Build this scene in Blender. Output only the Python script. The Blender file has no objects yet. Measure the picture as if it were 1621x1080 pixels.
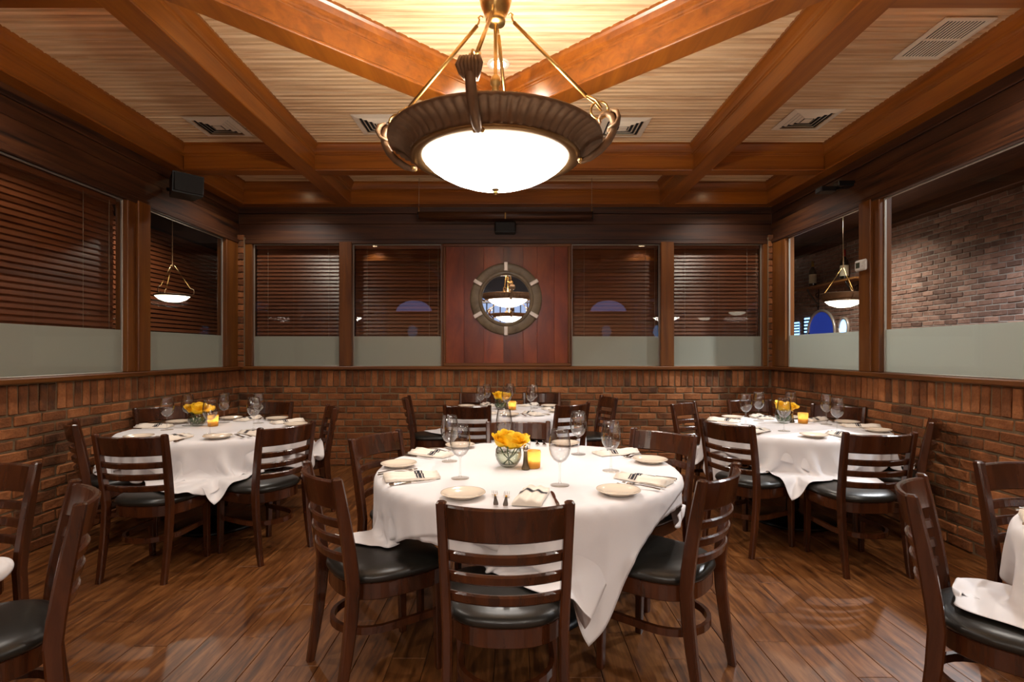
import bpy, bmesh, math, random
import numpy as np
from mathutils import Vector, Matrix

# ------------------------------------------------------------------ camera, world, light, exposure
SC = bpy.context.scene
COL = SC.collection
F = 850.0                      # focal length in pixels of the 1621 wide frame
HX, HY = 811.0, 557.0          # vanishing point of the depth direction
EYE = 1.36
cam_d = bpy.data.cameras.new('camera')
cam = bpy.data.objects.new('camera', cam_d)
COL.objects.link(cam)
cam.location = (0, 0, EYE)
cam.rotation_euler = (math.pi / 2, 0, 0)
cam_d.sensor_fit = 'HORIZONTAL'
cam_d.sensor_width = 36
cam_d.lens = F / 1621 * 36
cam_d.shift_x = (810.5 - HX) / 1621
cam_d.shift_y = (HY - 540) / 1621
cam_d.clip_start = 0.02
SC.camera = cam
W = bpy.data.worlds.new('world')
SC.world = W
W.use_nodes = True
W.node_tree.nodes['Background'].inputs[0].default_value = (1.0, 0.80, 0.62, 1)
W.node_tree.nodes['Background'].inputs[1].default_value = 0.05
SC.view_settings.view_transform = 'Standard'
SC.view_settings.look = 'None'
SC.view_settings.gamma = 1
SC.view_settings.use_curve_mapping = False
SC.view_settings.exposure = 0.5
BOWL_GLOW = 8.0               # chandelier glass
BULB_W = 17.0                  # each bulb inside the chandelier bowl
DOWN_W = 45.0                  # recessed ceiling downlights and the added unseen fill ones
HALL_FILL_GLOW = 28.0               # unseen chandeliers behind the camera, boosted for fill
HALL_FILL_W = 190.0                 # each fill lamp added in the unseen hall ceiling

# room measures (metres; camera at the origin looks along +y)
XL, XR, YB, YN = -3.27, 3.10, 6.42, -1.2
ZC, ZB = 3.34, 3.085           # ceiling boards, underside of the beams
SILL, HEAD, FROST = 1.165, 2.68, 1.545
CX = -0.085                    # middle of the room

def col(h):
    """sRGB hex -> linear rgba"""
    h = h.lstrip('#')
    v = [int(h[i:i + 2], 16) / 255 for i in (0, 2, 4)]
    return tuple(((c / 12.92) if c <= 0.04045 else ((c + 0.055) / 1.055) ** 2.4) for c in v) + (1,)

# ------------------------------------------------------------------ materials
def new_mat(name):
    m = bpy.data.materials.new(name)
    m.use_nodes = True
    nt = m.node_tree
    return m, nt, nt.nodes['Principled BSDF']

def N(nt, t, **kw):
    n = nt.nodes.new(t)
    for k, v in kw.items():
        setattr(n, k, v)
    return n

def plain(name, c, rough=0.5, metal=0.0, spec=0.5, var=0.0, coat=0.0, bump=0.0, bscale=60):
    m, nt, b = new_mat(name)
    b.inputs['Base Color'].default_value = col(c)
    b.inputs['Roughness'].default_value = rough
    b.inputs['Metallic'].default_value = metal
    b.inputs['Specular IOR Level'].default_value = spec
    b.inputs['Coat Weight'].default_value = coat
    b.inputs['Coat Roughness'].default_value = 0.15
    tc = N(nt, 'ShaderNodeTexCoord')
    no = N(nt, 'ShaderNodeTexNoise')
    no.inputs['Scale'].default_value = bscale
    no.inputs['Detail'].default_value = 4
    nt.links.new(tc.outputs['Object'], no.inputs['Vector'])
    if var > 0:
        hs = N(nt, 'ShaderNodeHueSaturation')
        hs.inputs['Color'].default_value = col(c)
        mr = N(nt, 'ShaderNodeMapRange')
        mr.inputs[3].default_value = 1 - var
        mr.inputs[4].default_value = 1 + var
        nt.links.new(no.outputs['Fac'], mr.inputs[0])
        nt.links.new(mr.outputs[0], hs.inputs['Value'])
        nt.links.new(hs.outputs[0], b.inputs['Base Color'])
    if bump > 0:
        bp = N(nt, 'ShaderNodeBump')
        bp.inputs['Strength'].default_value = bump
        bp.inputs['Distance'].default_value = 0.004
        nt.links.new(no.outputs['Fac'], bp.inputs['Height'])
        nt.links.new(bp.outputs[0], b.inputs['Normal'])
    return m

def wood(name, cols, scale=(1, 1, 1), rot=0.0, rough=0.4, var=0.12, fine=1.0, bump=0.12, coat=0.0, contrast=1.0, spec=0.5, huevar=0.0):
    """grain stretched by `scale` (small number = long grain along that axis)"""
    m, nt, b = new_mat(name)
    tc = N(nt, 'ShaderNodeTexCoord')
    mp = N(nt, 'ShaderNodeMapping')
    mp.inputs['Scale'].default_value = scale
    mp.inputs['Rotation'].default_value = (0, 0, rot)
    oi = N(nt, 'ShaderNodeObjectInfo')
    nt.links.new(tc.outputs['Object'], mp.inputs['Vector'])
    ad = N(nt, 'ShaderNodeVectorMath', operation='ADD')
    sc = N(nt, 'ShaderNodeMath', operation='MULTIPLY')
    sc.inputs[1].default_value = 37.0
    nt.links.new(oi.outputs['Random'], sc.inputs[0])
    nt.links.new(mp.outputs[0], ad.inputs[0])
    nt.links.new(sc.outputs[0], ad.inputs[1])
    n1 = N(nt, 'ShaderNodeTexNoise')
    n1.inputs['Scale'].default_value = 1.0
    n1.inputs['Detail'].default_value = 7
    n1.inputs['Roughness'].default_value = 0.62
    n1.inputs['Distortion'].default_value = 0.5 * fine
    nt.links.new(ad.outputs[0], n1.inputs['Vector'])
    cr = N(nt, 'ShaderNodeValToRGB')
    e = cr.color_ramp.elements
    k = len(cols)
    lo, hi = 0.5 - 0.2 / contrast, 0.5 + 0.2 / contrast
    e[0].position, e[0].color = lo, col(cols[0])
    e[1].position, e[1].color = hi, col(cols[-1])
    for i in range(1, k - 1):
        el = e.new(lo + (hi - lo) * i / (k - 1))
        el.color = col(cols[i])
    nt.links.new(n1.outputs['Fac'], cr.inputs[0])
    hs = N(nt, 'ShaderNodeHueSaturation')
    mr = N(nt, 'ShaderNodeMapRange')
    mr.inputs[3].default_value = 1 - var
    mr.inputs[4].default_value = 1 + var
    nt.links.new(oi.outputs['Random'], mr.inputs[0])
    nt.links.new(mr.outputs[0], hs.inputs['Value'])
    if huevar:
        mh = N(nt, 'ShaderNodeMapRange')
        mh.inputs[3].default_value = 0.5 - huevar
        mh.inputs[4].default_value = 0.5 + huevar
        w = N(nt, 'ShaderNodeTexWhiteNoise', noise_dimensions='1D')
        nt.links.new(oi.outputs['Random'], w.inputs['W'])
        nt.links.new(w.outputs['Value'], mh.inputs[0])
        nt.links.new(mh.outputs[0], hs.inputs['Hue'])
    nt.links.new(cr.outputs[0], hs.inputs['Color'])
    nt.links.new(hs.outputs[0], b.inputs['Base Color'])
    b.inputs['Roughness'].default_value = rough
    b.inputs['Specular IOR Level'].default_value = spec
    b.inputs['Coat Weight'].default_value = coat
    b.inputs['Coat Roughness'].default_value = 0.18
    bp = N(nt, 'ShaderNodeBump')
    bp.inputs['Strength'].default_value = bump
    bp.inputs['Distance'].default_value = 0.003
    nt.links.new(n1.outputs['Fac'], bp.inputs['Height'])
    nt.links.new(bp.outputs[0], b.inputs['Normal'])
    return m

def brick_mat(name, cols, rough=0.85, bump=0.9):
    m, nt, b = new_mat(name)
    tc = N(nt, 'ShaderNodeTexCoord')
    oi = N(nt, 'ShaderNodeObjectInfo')
    ad = N(nt, 'ShaderNodeVectorMath', operation='ADD')
    sc = N(nt, 'ShaderNodeMath', operation='MULTIPLY')
    sc.inputs[1].default_value = 53.0
    nt.links.new(oi.outputs['Random'], sc.inputs[0])
    nt.links.new(tc.outputs['Object'], ad.inputs[0])
    nt.links.new(sc.outputs[0], ad.inputs[1])
    n1 = N(nt, 'ShaderNodeTexNoise')
    n1.inputs['Scale'].default_value = 9
    n1.inputs['Detail'].default_value = 6
    nt.links.new(ad.outputs[0], n1.inputs['Vector'])
    n2 = N(nt, 'ShaderNodeTexNoise')
    n2.inputs['Scale'].default_value = 55
    n2.inputs['Detail'].default_value = 5
    nt.links.new(ad.outputs[0], n2.inputs['Vector'])
    wn = N(nt, 'ShaderNodeTexWhiteNoise', noise_dimensions='1D')
    nt.links.new(oi.outputs['Random'], wn.inputs['W'])
    mx = N(nt, 'ShaderNodeMath', operation='MULTIPLY_ADD')
    mx.inputs[1].default_value = 0.75
    nt.links.new(n1.outputs['Fac'], mx.inputs[0])
    sb = N(nt, 'ShaderNodeMath', operation='MULTIPLY_ADD')
    sb.inputs[1].default_value = 0.52
    sb.inputs[2].default_value = -0.12
    nt.links.new(wn.outputs['Value'], sb.inputs[0])
    nt.links.new(sb.outputs[0], mx.inputs[2])
    cr = N(nt, 'ShaderNodeValToRGB')
    e = cr.color_ramp.elements
    e[0].position, e[0].color = 0.15, col(cols[0])
    e[1].position, e[1].color = 0.85, col(cols[-1])
    for i in range(1, len(cols) - 1):
        el = e.new(0.15 + 0.7 * i / (len(cols) - 1))
        el.color = col(cols[i])
    nt.links.new(mx.outputs[0], cr.inputs[0])
    hs = N(nt, 'ShaderNodeHueSaturation')
    mr = N(nt, 'ShaderNodeMapRange')
    mr.inputs[3].default_value = 0.7
    mr.inputs[4].default_value = 1.3
    nt.links.new(n2.outputs['Fac'], mr.inputs[0])
    nt.links.new(mr.outputs[0], hs.inputs['Value'])
    nt.links.new(cr.outputs[0], hs.inputs['Color'])
    nt.links.new(hs.outputs[0], b.inputs['Base Color'])
    b.inputs['Roughness'].default_value = rough
    bp = N(nt, 'ShaderNodeBump')
    bp.inputs['Strength'].default_value = bump
    bp.inputs['Distance'].default_value = 0.006
    nt.links.new(n2.outputs['Fac'], bp.inputs['Height'])
    nt.links.new(bp.outputs[0], b.inputs['Normal'])
    return m

def thin_glass(name, tint='#ffffff', ior=1.5, boost=0.0, rough=0.0, edge=None, power=5.0):
    """one sheet of clear glass: Fresnel mix of see-through and mirror"""
    m, nt, b = new_mat(name)
    nt.nodes.remove(b)
    out = nt.nodes['Material Output']
    tr = N(nt, 'ShaderNodeBsdfTransparent')
    tr.inputs[0].default_value = col(tint)
    gl = N(nt, 'ShaderNodeBsdfGlossy')
    gl.inputs['Roughness'].default_value = rough
    lw = N(nt, 'ShaderNodeLayerWeight')
    lw.inputs['Blend'].default_value = 0.5
    pw = N(nt, 'ShaderNodeMath', operation='POWER')
    pw.inputs[1].default_value = power
    if edge:
        p2 = N(nt, 'ShaderNodeMath', operation='POWER')
        p2.inputs[1].default_value = 2.2
        mc_ = N(nt, 'ShaderNodeMix', data_type='RGBA')
        mc_.inputs[6].default_value = col(tint)
        mc_.inputs[7].default_value = col(edge)
        nt.links.new(lw.outputs['Facing'], p2.inputs[0])
        nt.links.new(p2.outputs[0], mc_.inputs[0])
        nt.links.new(mc_.outputs[2], tr.inputs[0])
    f0 = ((ior - 1) / (ior + 1)) ** 2 + boost
    ad = N(nt, 'ShaderNodeMath', operation='MULTIPLY_ADD')
    ad.use_clamp = True
    ad.inputs[1].default_value = 1 - f0
    ad.inputs[2].default_value = f0
    mx = N(nt, 'ShaderNodeMixShader')
    nt.links.new(lw.outputs['Facing'], pw.inputs[0])
    nt.links.new(pw.outputs[0], ad.inputs[0])
    nt.links.new(ad.outputs[0], mx.inputs[0])
    nt.links.new(tr.outputs[0], mx.inputs[1])
    nt.links.new(gl.outputs[0], mx.inputs[2])
    nt.links.new(mx.outputs[0], out.inputs[0])
    return m

def glow(name, c, strength, base='#ffffff'):
    m, nt, b = new_mat(name)
    b.inputs['Base Color'].default_value = col(base)
    b.inputs['Roughness'].default_value = 0.3
    b.inputs['Emission Color'].default_value = col(c)
    b.inputs['Emission Strength'].default_value = strength
    return m

M = {}
M['beam_y'] = wood('beam_wood_lengthwise', ['#693609', '#84480f', '#965614'], (14, 0.8, 14), rough=0.34, var=0.08, bump=0.05, coat=0.2)
M['beam_x'] = wood('beam_wood_crosswise', ['#693609', '#84480f', '#965614'], (0.8, 14, 14), rough=0.34, var=0.08, bump=0.05, coat=0.2)
M['beam_d1'] = wood('beam_wood_diagonal_a', ['#693609', '#84480f', '#965614'], (14, 0.8, 14), rot=math.radians(45), rough=0.34, var=0.05, bump=0.05, coat=0.2)
M['beam_d2'] = wood('beam_wood_diagonal_b', ['#693609', '#84480f', '#965614'], (14, 0.8, 14), rot=math.radians(-45), rough=0.34, var=0.05, bump=0.05, coat=0.2)
M['bead'] = wood('whitewashed_beadboard', ['#a47c55', '#cfae86', '#e6cda8'], (1.1, 26, 26), rough=0.55, var=0.0, bump=0.05, contrast=1.0)
M['oak_x'] = wood('dark_oak_crosswise', ['#140904', '#40210e', '#523015'], (0.9, 30, 22), rough=0.48, var=0.18, bump=0.3, contrast=1.1)
M['oak_y'] = wood('dark_oak_lengthwise', ['#140904', '#40210e', '#523015'], (30, 0.9, 22), rough=0.48, var=0.18, bump=0.3, contrast=1.1)
M['frame'] = wood('window_frame_wood', ['#4f290c', '#693b12', '#784918'], (14, 14, 0.9), rough=0.36, var=0.08, bump=0.06, coat=0.15)
M['sill_x'] = wood('sill_wood_crosswise', ['#4f290c', '#693b12', '#784918'], (0.9, 14, 14), rough=0.36, var=0.08, bump=0.06, coat=0.15)
M['sill_y'] = wood('sill_wood_lengthwise', ['#4f290c', '#693b12', '#784918'], (14, 0.9, 14), rough=0.36, var=0.08, bump=0.06, coat=0.15)
M['stave'] = wood('cherry_staves', ['#471808', '#7a3213', '#954a20'], (5, 5, 1.6), rough=0.28, var=0.30, bump=0.05, coat=0.35, contrast=0.8)
M['brick'] = brick_mat('old_red_brick', ['#482c17', '#74431f', '#8c532a', '#a86b3e'])
M['brick_side'] = brick_mat('old_brick_next_room', ['#503a33', '#6c5147', '#836458', '#9a7a6c'])
M['mortar'] = plain('mortar', '#77634a', 0.95, var=0.25, bump=0.8, bscale=70)
M['mortar_grey'] = plain('grey_mortar', '#8d8680', 0.95, var=0.2, bump=0.8, bscale=70)
M['floor'] = wood('plank_floor', ['#3b1f0e', '#683e1d', '#875830'], (34, 3.4, 10), rough=0.37, var=0.08, bump=0.10, contrast=1.1, spec=0.42)
M['grout'] = plain('dark_floor_joint', '#3a2616', 0.9)
M['chair'] = wood('walnut_chair_wood', ['#2a1308', '#42200e', '#542b14'], (18, 18, 2.0), rough=0.24, var=0.10, bump=0.04, coat=0.35)
M['vinyl'] = plain('black_vinyl', '#201e1a', 0.32, spec=0.5, bump=0.10, bscale=35)
M['cloth'] = plain('white_linen', '#e3e0e1', 0.85, spec=0.2, bump=0.35, bscale=11)
M['napkin'] = plain('cream_napkin', '#efe4d6', 0.85, spec=0.2, bump=0.1, bscale=120)
M['ink'] = plain('navy_stripe', '#1b1a26', 0.8)
M['china'] = plain('cream_china', '#ead9c4', 0.14, coat=0.5)
M['steel'] = plain('polished_steel', '#d9cfc2', 0.14, metal=1.0)
M['brass'] = plain('aged_brass', '#b6935a', 0.30, metal=1.0, var=0.25, bscale=30)
M['bronze'] = plain('dark_bronze', '#856a50', 0.48, metal=0.6, var=0.35, bscale=25)
M['ringgold'] = plain('bronze_gold_ring', '#8d6c42', 0.36, metal=0.8, var=0.25, bscale=40)
M['bowl'] = glow('lit_alabaster_glass', '#fff6ec', BOWL_GLOW)
M['bowl_hall_fill'] = glow('hall_fill_bowl_glass', '#fff4e8', HALL_FILL_GLOW)  # boosted so the unseen hall lamps serve as fill
M['bulb'] = glow('lit_bulb', '#ffdfb0', 18.0)
M['glass'] = thin_glass('window_glass', '#f4f6f2', 1.45, 0.015)
M['wine'] = thin_glass('drinking_glass', '#ffffff', 1.45, 0.045, edge='#bdb9b5', power=3.2)
M['wine_foot'] = thin_glass('drinking_glass_foot', '#fbfaf8', 1.45, 0.03)
M['vaseglass'] = thin_glass('vase_glass', '#fbfcf8', 1.5, 0.02, edge='#8a8a80', power=4.0)
def frosted(name):
    m, nt, b = new_mat(name)
    b.inputs['Base Color'].default_value = col('#d0d1c8')
    b.inputs['Roughness'].default_value = 0.55
    b.inputs['Specular IOR Level'].default_value = 0.25
    tl = N(nt, 'ShaderNodeBsdfTranslucent')
    tl.inputs[0].default_value = col('#c9ccc4')
    mx = N(nt, 'ShaderNodeMixShader')
    mx.inputs[0].default_value = 0.45
    nt.links.new(b.outputs[0], mx.inputs[1])
    nt.links.new(tl.outputs[0], mx.inputs[2])
    nt.links.new(mx.outputs[0], nt.nodes['Material Output'].inputs[0])
    return m
M['frost'] = frosted('frosted_film')
M['slat'] = wood('dark_blind_slats', ['#4a2412', '#6a391f', '#744128'], (0.7, 9, 9), rough=0.38, var=0.06, bump=0.03)
M['slat_y'] = wood('dark_blind_slats_side', ['#4a2412', '#6a391f', '#744128'], (9, 0.7, 9), rough=0.38, var=0.06, bump=0.03)
M['cord'] = plain('blind_cord', '#9a8a78', 0.8)
M['gasket'] = plain('aluminium_glazing_strip', '#b5b0a6', 0.35, metal=0.7)
M['mirror'] = plain('mirror_silver', '#f4f5f6', 0.01, metal=1.0)
M['mframe'] = wood('weathered_oak_ring', ['#4b3e2f', '#6b5b46', '#7d6c55'], (6, 6, 6), rough=0.5, var=0.05, bump=0.2)
M['clip'] = plain('brushed_clip_metal', '#cfc4bb', 0.35, metal=0.5)
M['black'] = plain('black_plastic', '#0b0b0b', 0.4)
M['iron'] = plain('black_table_iron', '#0d0c0b', 0.38, metal=0.3)
M['grey'] = plain('speaker_grille', '#12110f', 0.6, bump=0.4, bscale=250)
M['white'] = plain('white_plastic', '#d8d4cc', 0.4)
M['lcd'] = plain('lcd_grey', '#3e4438', 0.3)
M['vent'] = plain('cream_vent_metal', '#e6dac6', 0.45)
M['dark'] = plain('dark_void', '#050403', 0.9)
M['petal'] = plain('yellow_petal', '#f7c516', 0.6, var=0.12, bscale=40)
M['stem'] = plain('rose_stem', '#2e4a1c', 0.6)
M['leaf'] = plain('rose_leaf', '#2a5220', 0.5)
M['water'] = thin_glass('vase_water', '#eef2ea', 1.33, 0.0)
def amber_glass(name):
    m, nt, b = new_mat(name)
    b.inputs['Base Color'].default_value = col('#e8a93c')
    b.inputs['Roughness'].default_value = 0.25
    tl = N(nt, 'ShaderNodeBsdfTranslucent')
    tl.inputs[0].default_value = col('#ffe9b4')
    mx = N(nt, 'ShaderNodeMixShader')
    mx.inputs[0].default_value = 0.75
    nt.links.new(b.outputs[0], mx.inputs[1])
    nt.links.new(tl.outputs[0], mx.inputs[2])
    nt.links.new(mx.outputs[0], nt.nodes['Material Output'].inputs[0])
    return m
M['amber'] = amber_glass('amber_votive_glass')
M['flame'] = glow('candle_glow', '#ffc95a', 14.0)
M['dusk'] = glow('dusk_blue_window', '#3350c8', 0.30, '#101830')
M['paleblue'] = glow('pale_blue_window', '#a9b6ff', 1.6, '#20242c')
M['cool'] = glow('cool_white_shelf_light', '#b9d0ff', 0.55, '#a0a8b0')
M['teal'] = glow('blue_lit_pane', '#7fb8ff', 3.0, '#a0a8b0')
M['hallwall'] = plain('dark_hall_wall', '#3a2418', 0.8, var=0.1)
M['hallpaint'] = plain('tan_hall_paint', '#c39a74', 0.8, var=0.08, bscale=3)
M['hallceil'] = plain('grey_blue_hall_ceiling', '#4d5563', 0.8, var=0.1)
M['hallfloor'] = plain('hall_floor', '#8a6444', 0.5)
M['wine_bottle'] = plain('dark_bottle_glass', '#10150d', 0.08, coat=0.6)
M['paper'] = plain('bottle_label_paper', '#d8cfb4', 0.7, var=0.15, bscale=60)
M['gold'] = plain('gold_foil', '#c49a3a', 0.3, metal=0.9)
M['redcap'] = plain('red_foil', '#8e1a1a', 0.35)
M['shelf'] = wood('oak_shelf', ['#6b4522', '#8a5c30'], (10, 1, 10), rough=0.4)
M['salt'] = plain('gunmetal_mill', '#6f614c', 0.28, metal=0.9)

# ------------------------------------------------------------------ mesh helpers
class MB:
    def __init__(s):
        s.v, s.f, s.sm = [], [], []
    def add(s, vs, fs, smooth=False):
        o = len(s.v)
        s.v += [tuple(p) for p in vs]
        s.f += [tuple(i + o for i in f) for f in fs]
        s.sm += [smooth] * len(fs)
        return s
    def box(s, x0, x1, y0, y1, z0, z1, b=0.0, jit=0.0, rnd=None, mat=None):
        cx, cy, cz = (x0 + x1) / 2, (y0 + y1) / 2, (z0 + z1) / 2
        h = ((x1 - x0) / 2, (y1 - y0) / 2, (z1 - z0) / 2)
        b = min(b, 0.45 * min(h) * 2)
        if b <= 0:
            vs = [(cx + a * h[0], cy + c * h[1], cz + d * h[2]) for a in (-1, 1) for c in (-1, 1) for d in (-1, 1)]
            fs = [(0, 1, 3, 2), (4, 6, 7, 5), (0, 4, 5, 1), (2, 3, 7, 6), (0, 2, 6, 4), (1, 5, 7, 3)]
        else:
            vs, idx = [], {}
            for a in (-1, 1):
                for c in (-1, 1):
                    for d in (-1, 1):
                        j = [rnd.uniform(-jit, jit) for _ in range(3)] if jit else (0, 0, 0)
                        for ax in range(3):
                            q = [a * (h[0] - b), c * (h[1] - b), d * (h[2] - b)]
                            q[ax] = (a, c, d)[ax] * h[ax]
                            idx[(a, c, d, ax)] = len(vs)
                            vs.append((cx + q[0] + j[0], cy + q[1] + j[1], cz + q[2] + j[2]))
            fs = []
            S = (-1, 1)
            for sgn in S:
                fs.append([idx[(sgn, c, d, 0)] for c, d in ((-1, -1), (1, -1), (1, 1), (-1, 1))][::sgn])
                fs.append([idx[(a, sgn, d, 1)] for d, a in ((-1, -1), (1, -1), (1, 1), (-1, 1))][::sgn])
                fs.append([idx[(a, c, sgn, 2)] for a, c in ((-1, -1), (1, -1), (1, 1), (-1, 1))][::sgn])
            for a in S:
                for c in S:
                    fs.append([idx[(a, c, -1, 0)], idx[(a, c, 1, 0)], idx[(a, c, 1, 1)], idx[(a, c, -1, 1)]][::-a * c])
                    fs.append([idx[(a, -1, c, 0)], idx[(a, 1, c, 0)], idx[(a, 1, c, 2)], idx[(a, -1, c, 2)]][::a * c])
                    fs.append([idx[(-1, a, c, 1)], idx[(1, a, c, 1)], idx[(1, a, c, 2)], idx[(-1, a, c, 2)]][::-a * c])
            for a in S:
                for c in S:
                    for d in S:
                        fs.append([idx[(a, c, d, 0)], idx[(a, c, d, 1)], idx[(a, c, d, 2)]][::a * c * d])
        if mat is not None:
            vs = [tuple(mat @ Vector(p)) for p in vs]
        return s.add(vs, fs)
    def lathe(s, prof, n=24, c=(0, 0, 0), close=False, flute=0.0, nf=0, smooth=True, a0=0.0):
        vs, fs = [], []
        k = len(prof)
        for i in range(n):
            a = a0 + 2 * math.pi * i / n
            for (r, z) in prof:
                rr = r * (1 + flute * math.cos(nf * a)) if flute else r
                vs.append((c[0] + rr * math.cos(a), c[1] + rr * math.sin(a), c[2] + z))
        for i in range(n):
            j = (i + 1) % n
            for q in range(k - 1 if not close else k):
                w = (q + 1) % k
                fs.append((i * k + q, j * k + q, j * k + w, i * k + w))
        return s.add(vs, fs, smooth)
    def tube(s, pts, rad, n=8, cap=True, flat=1.0, smooth=True, up=None):
        pts = [Vector(p) for p in pts]
        rads = rad if isinstance(rad, (list, tuple)) else [rad] * len(pts)
        vs, fs = [], []
        pu = None
        for i, p in enumerate(pts):
            t = (pts[min(i + 1, len(pts) - 1)] - pts[max(i - 1, 0)])
            t = t.normalized() if t.length > 1e-9 else Vector((0, 0, 1))
            if pu is None:
                pu = Vector(up) if up else (Vector((0, 0, 1)) if abs(t.z) < 0.9 else Vector((1, 0, 0)))
            u = (pu - t * pu.dot(t))
            u = u.normalized() if u.length > 1e-6 else t.orthogonal().normalized()
            pu = u
            w = t.cross(u)
            for q in range(n):
                a = 2 * math.pi * q / n
                vs.append(p + u * (rads[i] * math.cos(a)) + w * (rads[i] * flat * math.sin(a)))
        for i in range(len(pts) - 1):
            for q in range(n):
                r = (q + 1) % n
                fs.append((i * n + q, i * n + r, (i + 1) * n + r, (i + 1) * n + q))
        if cap:
            fs.append(tuple(range(n))[::-1])
            fs.append(tuple((len(pts) - 1) * n + q for q in range(n)))
        return s.add(vs, fs, smooth)
    def strip(s, path, prof, closed=False, smooth=False):
        """sweep a 2-D section (offset to the right, z) along a path in plan"""
        k, n = len(prof), len(path)
        vs, fs = [], []
        for i, p in enumerate(path):
            a = Vector(path[(i - 1) % n if closed else max(i - 1, 0)][:2])
            b = Vector(path[(i + 1) % n if closed else min(i + 1, n - 1)][:2])
            t = (b - a).normalized()
            r = Vector((t.y, -t.x))
            z = p[2] if len(p) > 2 else 0
            for (o, h) in prof:
                vs.append((p[0] + r.x * o, p[1] + r.y * o, z + h))
        for i in range(n if closed else n - 1):
            j = (i + 1) % n
            for q in range(k):
                w = (q + 1) % k
                fs.append((i * k + q, j * k + q, j * k + w, i * k + w))
        if not closed:
            fs.append(tuple(range(k))[::-1])
            fs.append(tuple((n - 1) * k + q for q in range(k)))
        return s.add(vs, fs, smooth)
    def sphere(s, c, r, n=10, m=6, sz=1.0):
        prof = [(max(r * math.sin(math.pi * i / m), 1e-5), -r * sz * math.cos(math.pi * i / m)) for i in range(m + 1)]
        return s.lathe(prof, n, c)
    def mesh(s, name, recalc=True):
        me = bpy.data.meshes.new(name)
        me.from_pydata(s.v, [], s.f)
        if recalc:
            bm = bmesh.new()
            bm.from_mesh(me)
            bmesh.ops.recalc_face_normals(bm, faces=bm.faces)
            bm.to_mesh(me)
            bm.free()
        me.polygons.foreach_set('use_smooth', s.sm)
        me.update()
        return me

def obj(name, mb, mat, parent=None, world=False, recalc=True):
    me = mb.mesh(name, recalc) if isinstance(mb, MB) else mb
    if mat is not None and not me.materials:
        me.materials.append(mat if not isinstance(mat, str) else M[mat])
    o = bpy.data.objects.new(name, me)
    COL.objects.link(o)
    if parent is not None:
        o.parent = parent
        if world:
            o.matrix_parent_inverse = Matrix.Translation(-Vector(parent.location))
    return o

def tag(o, label=None, cat=None, group=None, kind=None):
    if label: o['label'] = label
    if cat: o['category'] = cat
    if group: o['group'] = group
    if kind: o['kind'] = kind
    return o

def thing(name, label=None, cat=None, loc=(0, 0, 0), rz=0.0, group=None, kind=None):
    o = bpy.data.objects.new(name, None)
    o.empty_display_size = 0.1
    COL.objects.link(o)
    o.location = loc
    o.rotation_euler = (0, 0, rz)
    return tag(o, label, cat, group, kind)

def copy_tree(o, parent=None):
    c = o.copy()
    COL.objects.link(c)
    if parent is not None:
        c.parent = parent
    for ch in list(o.children):
        copy_tree(ch, c)
    return c

def at(px, py, z):
    """point at height z seen at pixel (px, py)"""
    d = (EYE - z) * F / (py - HY)
    return ((px - HX) * d / F, d, z)

R3 = random.Random(7)

# ------------------------------------------------------------------ floor: planks running away from the camera
floor = thing('floor', 'brown wood plank floor', None, (0, 0, 0), kind='structure')
tag(floor, kind='structure')
obj('joint_bed', MB().box(XL - .1, XR + .1, YN, YB + .1, -0.03, -0.006), 'grout', floor)
PW, PL = 0.152, 0.92
plank_mesh = []
for i in range(3):
    plank_mesh.append(MB().box(-PW / 2 + .0012, PW / 2 - .0012, -PL / 2 + .0012, PL / 2 - .0012, -0.02, 0.0, 0.0016).mesh('plank'))
    plank_mesh[-1].materials.append(M['floor'])
far_planks = MB()
nx = int((XR - XL) / PW) + 1
for i in range(nx):
    x = XL + PW * (i + .5)
    off = (i * 0.37 % 1.0) * PL + R3.uniform(-.05, .05)
    y = YB - PL / 2 + off
    while y > YN:
        if y + PL / 2 > 1.95 and y - PL / 2 < YB:
            o = bpy.data.objects.new('plank', plank_mesh[(i + int(y * 3)) % 3])
            COL.objects.link(o)
            o.parent = floor
            y0, y1 = max(y - PL / 2, YN), min(y + PL / 2, YB + .02)
            o.location = (x, (y0 + y1) / 2, R3.uniform(-.0008, .0))
            o.scale = (1, (y1 - y0) / PL, 1)
        else:
            far_planks.box(x - PW / 2 + .0012, x + PW / 2 - .0012, max(y - PL / 2, YN) + .0012, min(y + PL / 2, YB) - .0012, -0.02, 0, 0.0016)
        y -= PL
tag(obj('planks_beside_camera', far_planks, 'floor', floor), kind='stuff')

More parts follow.
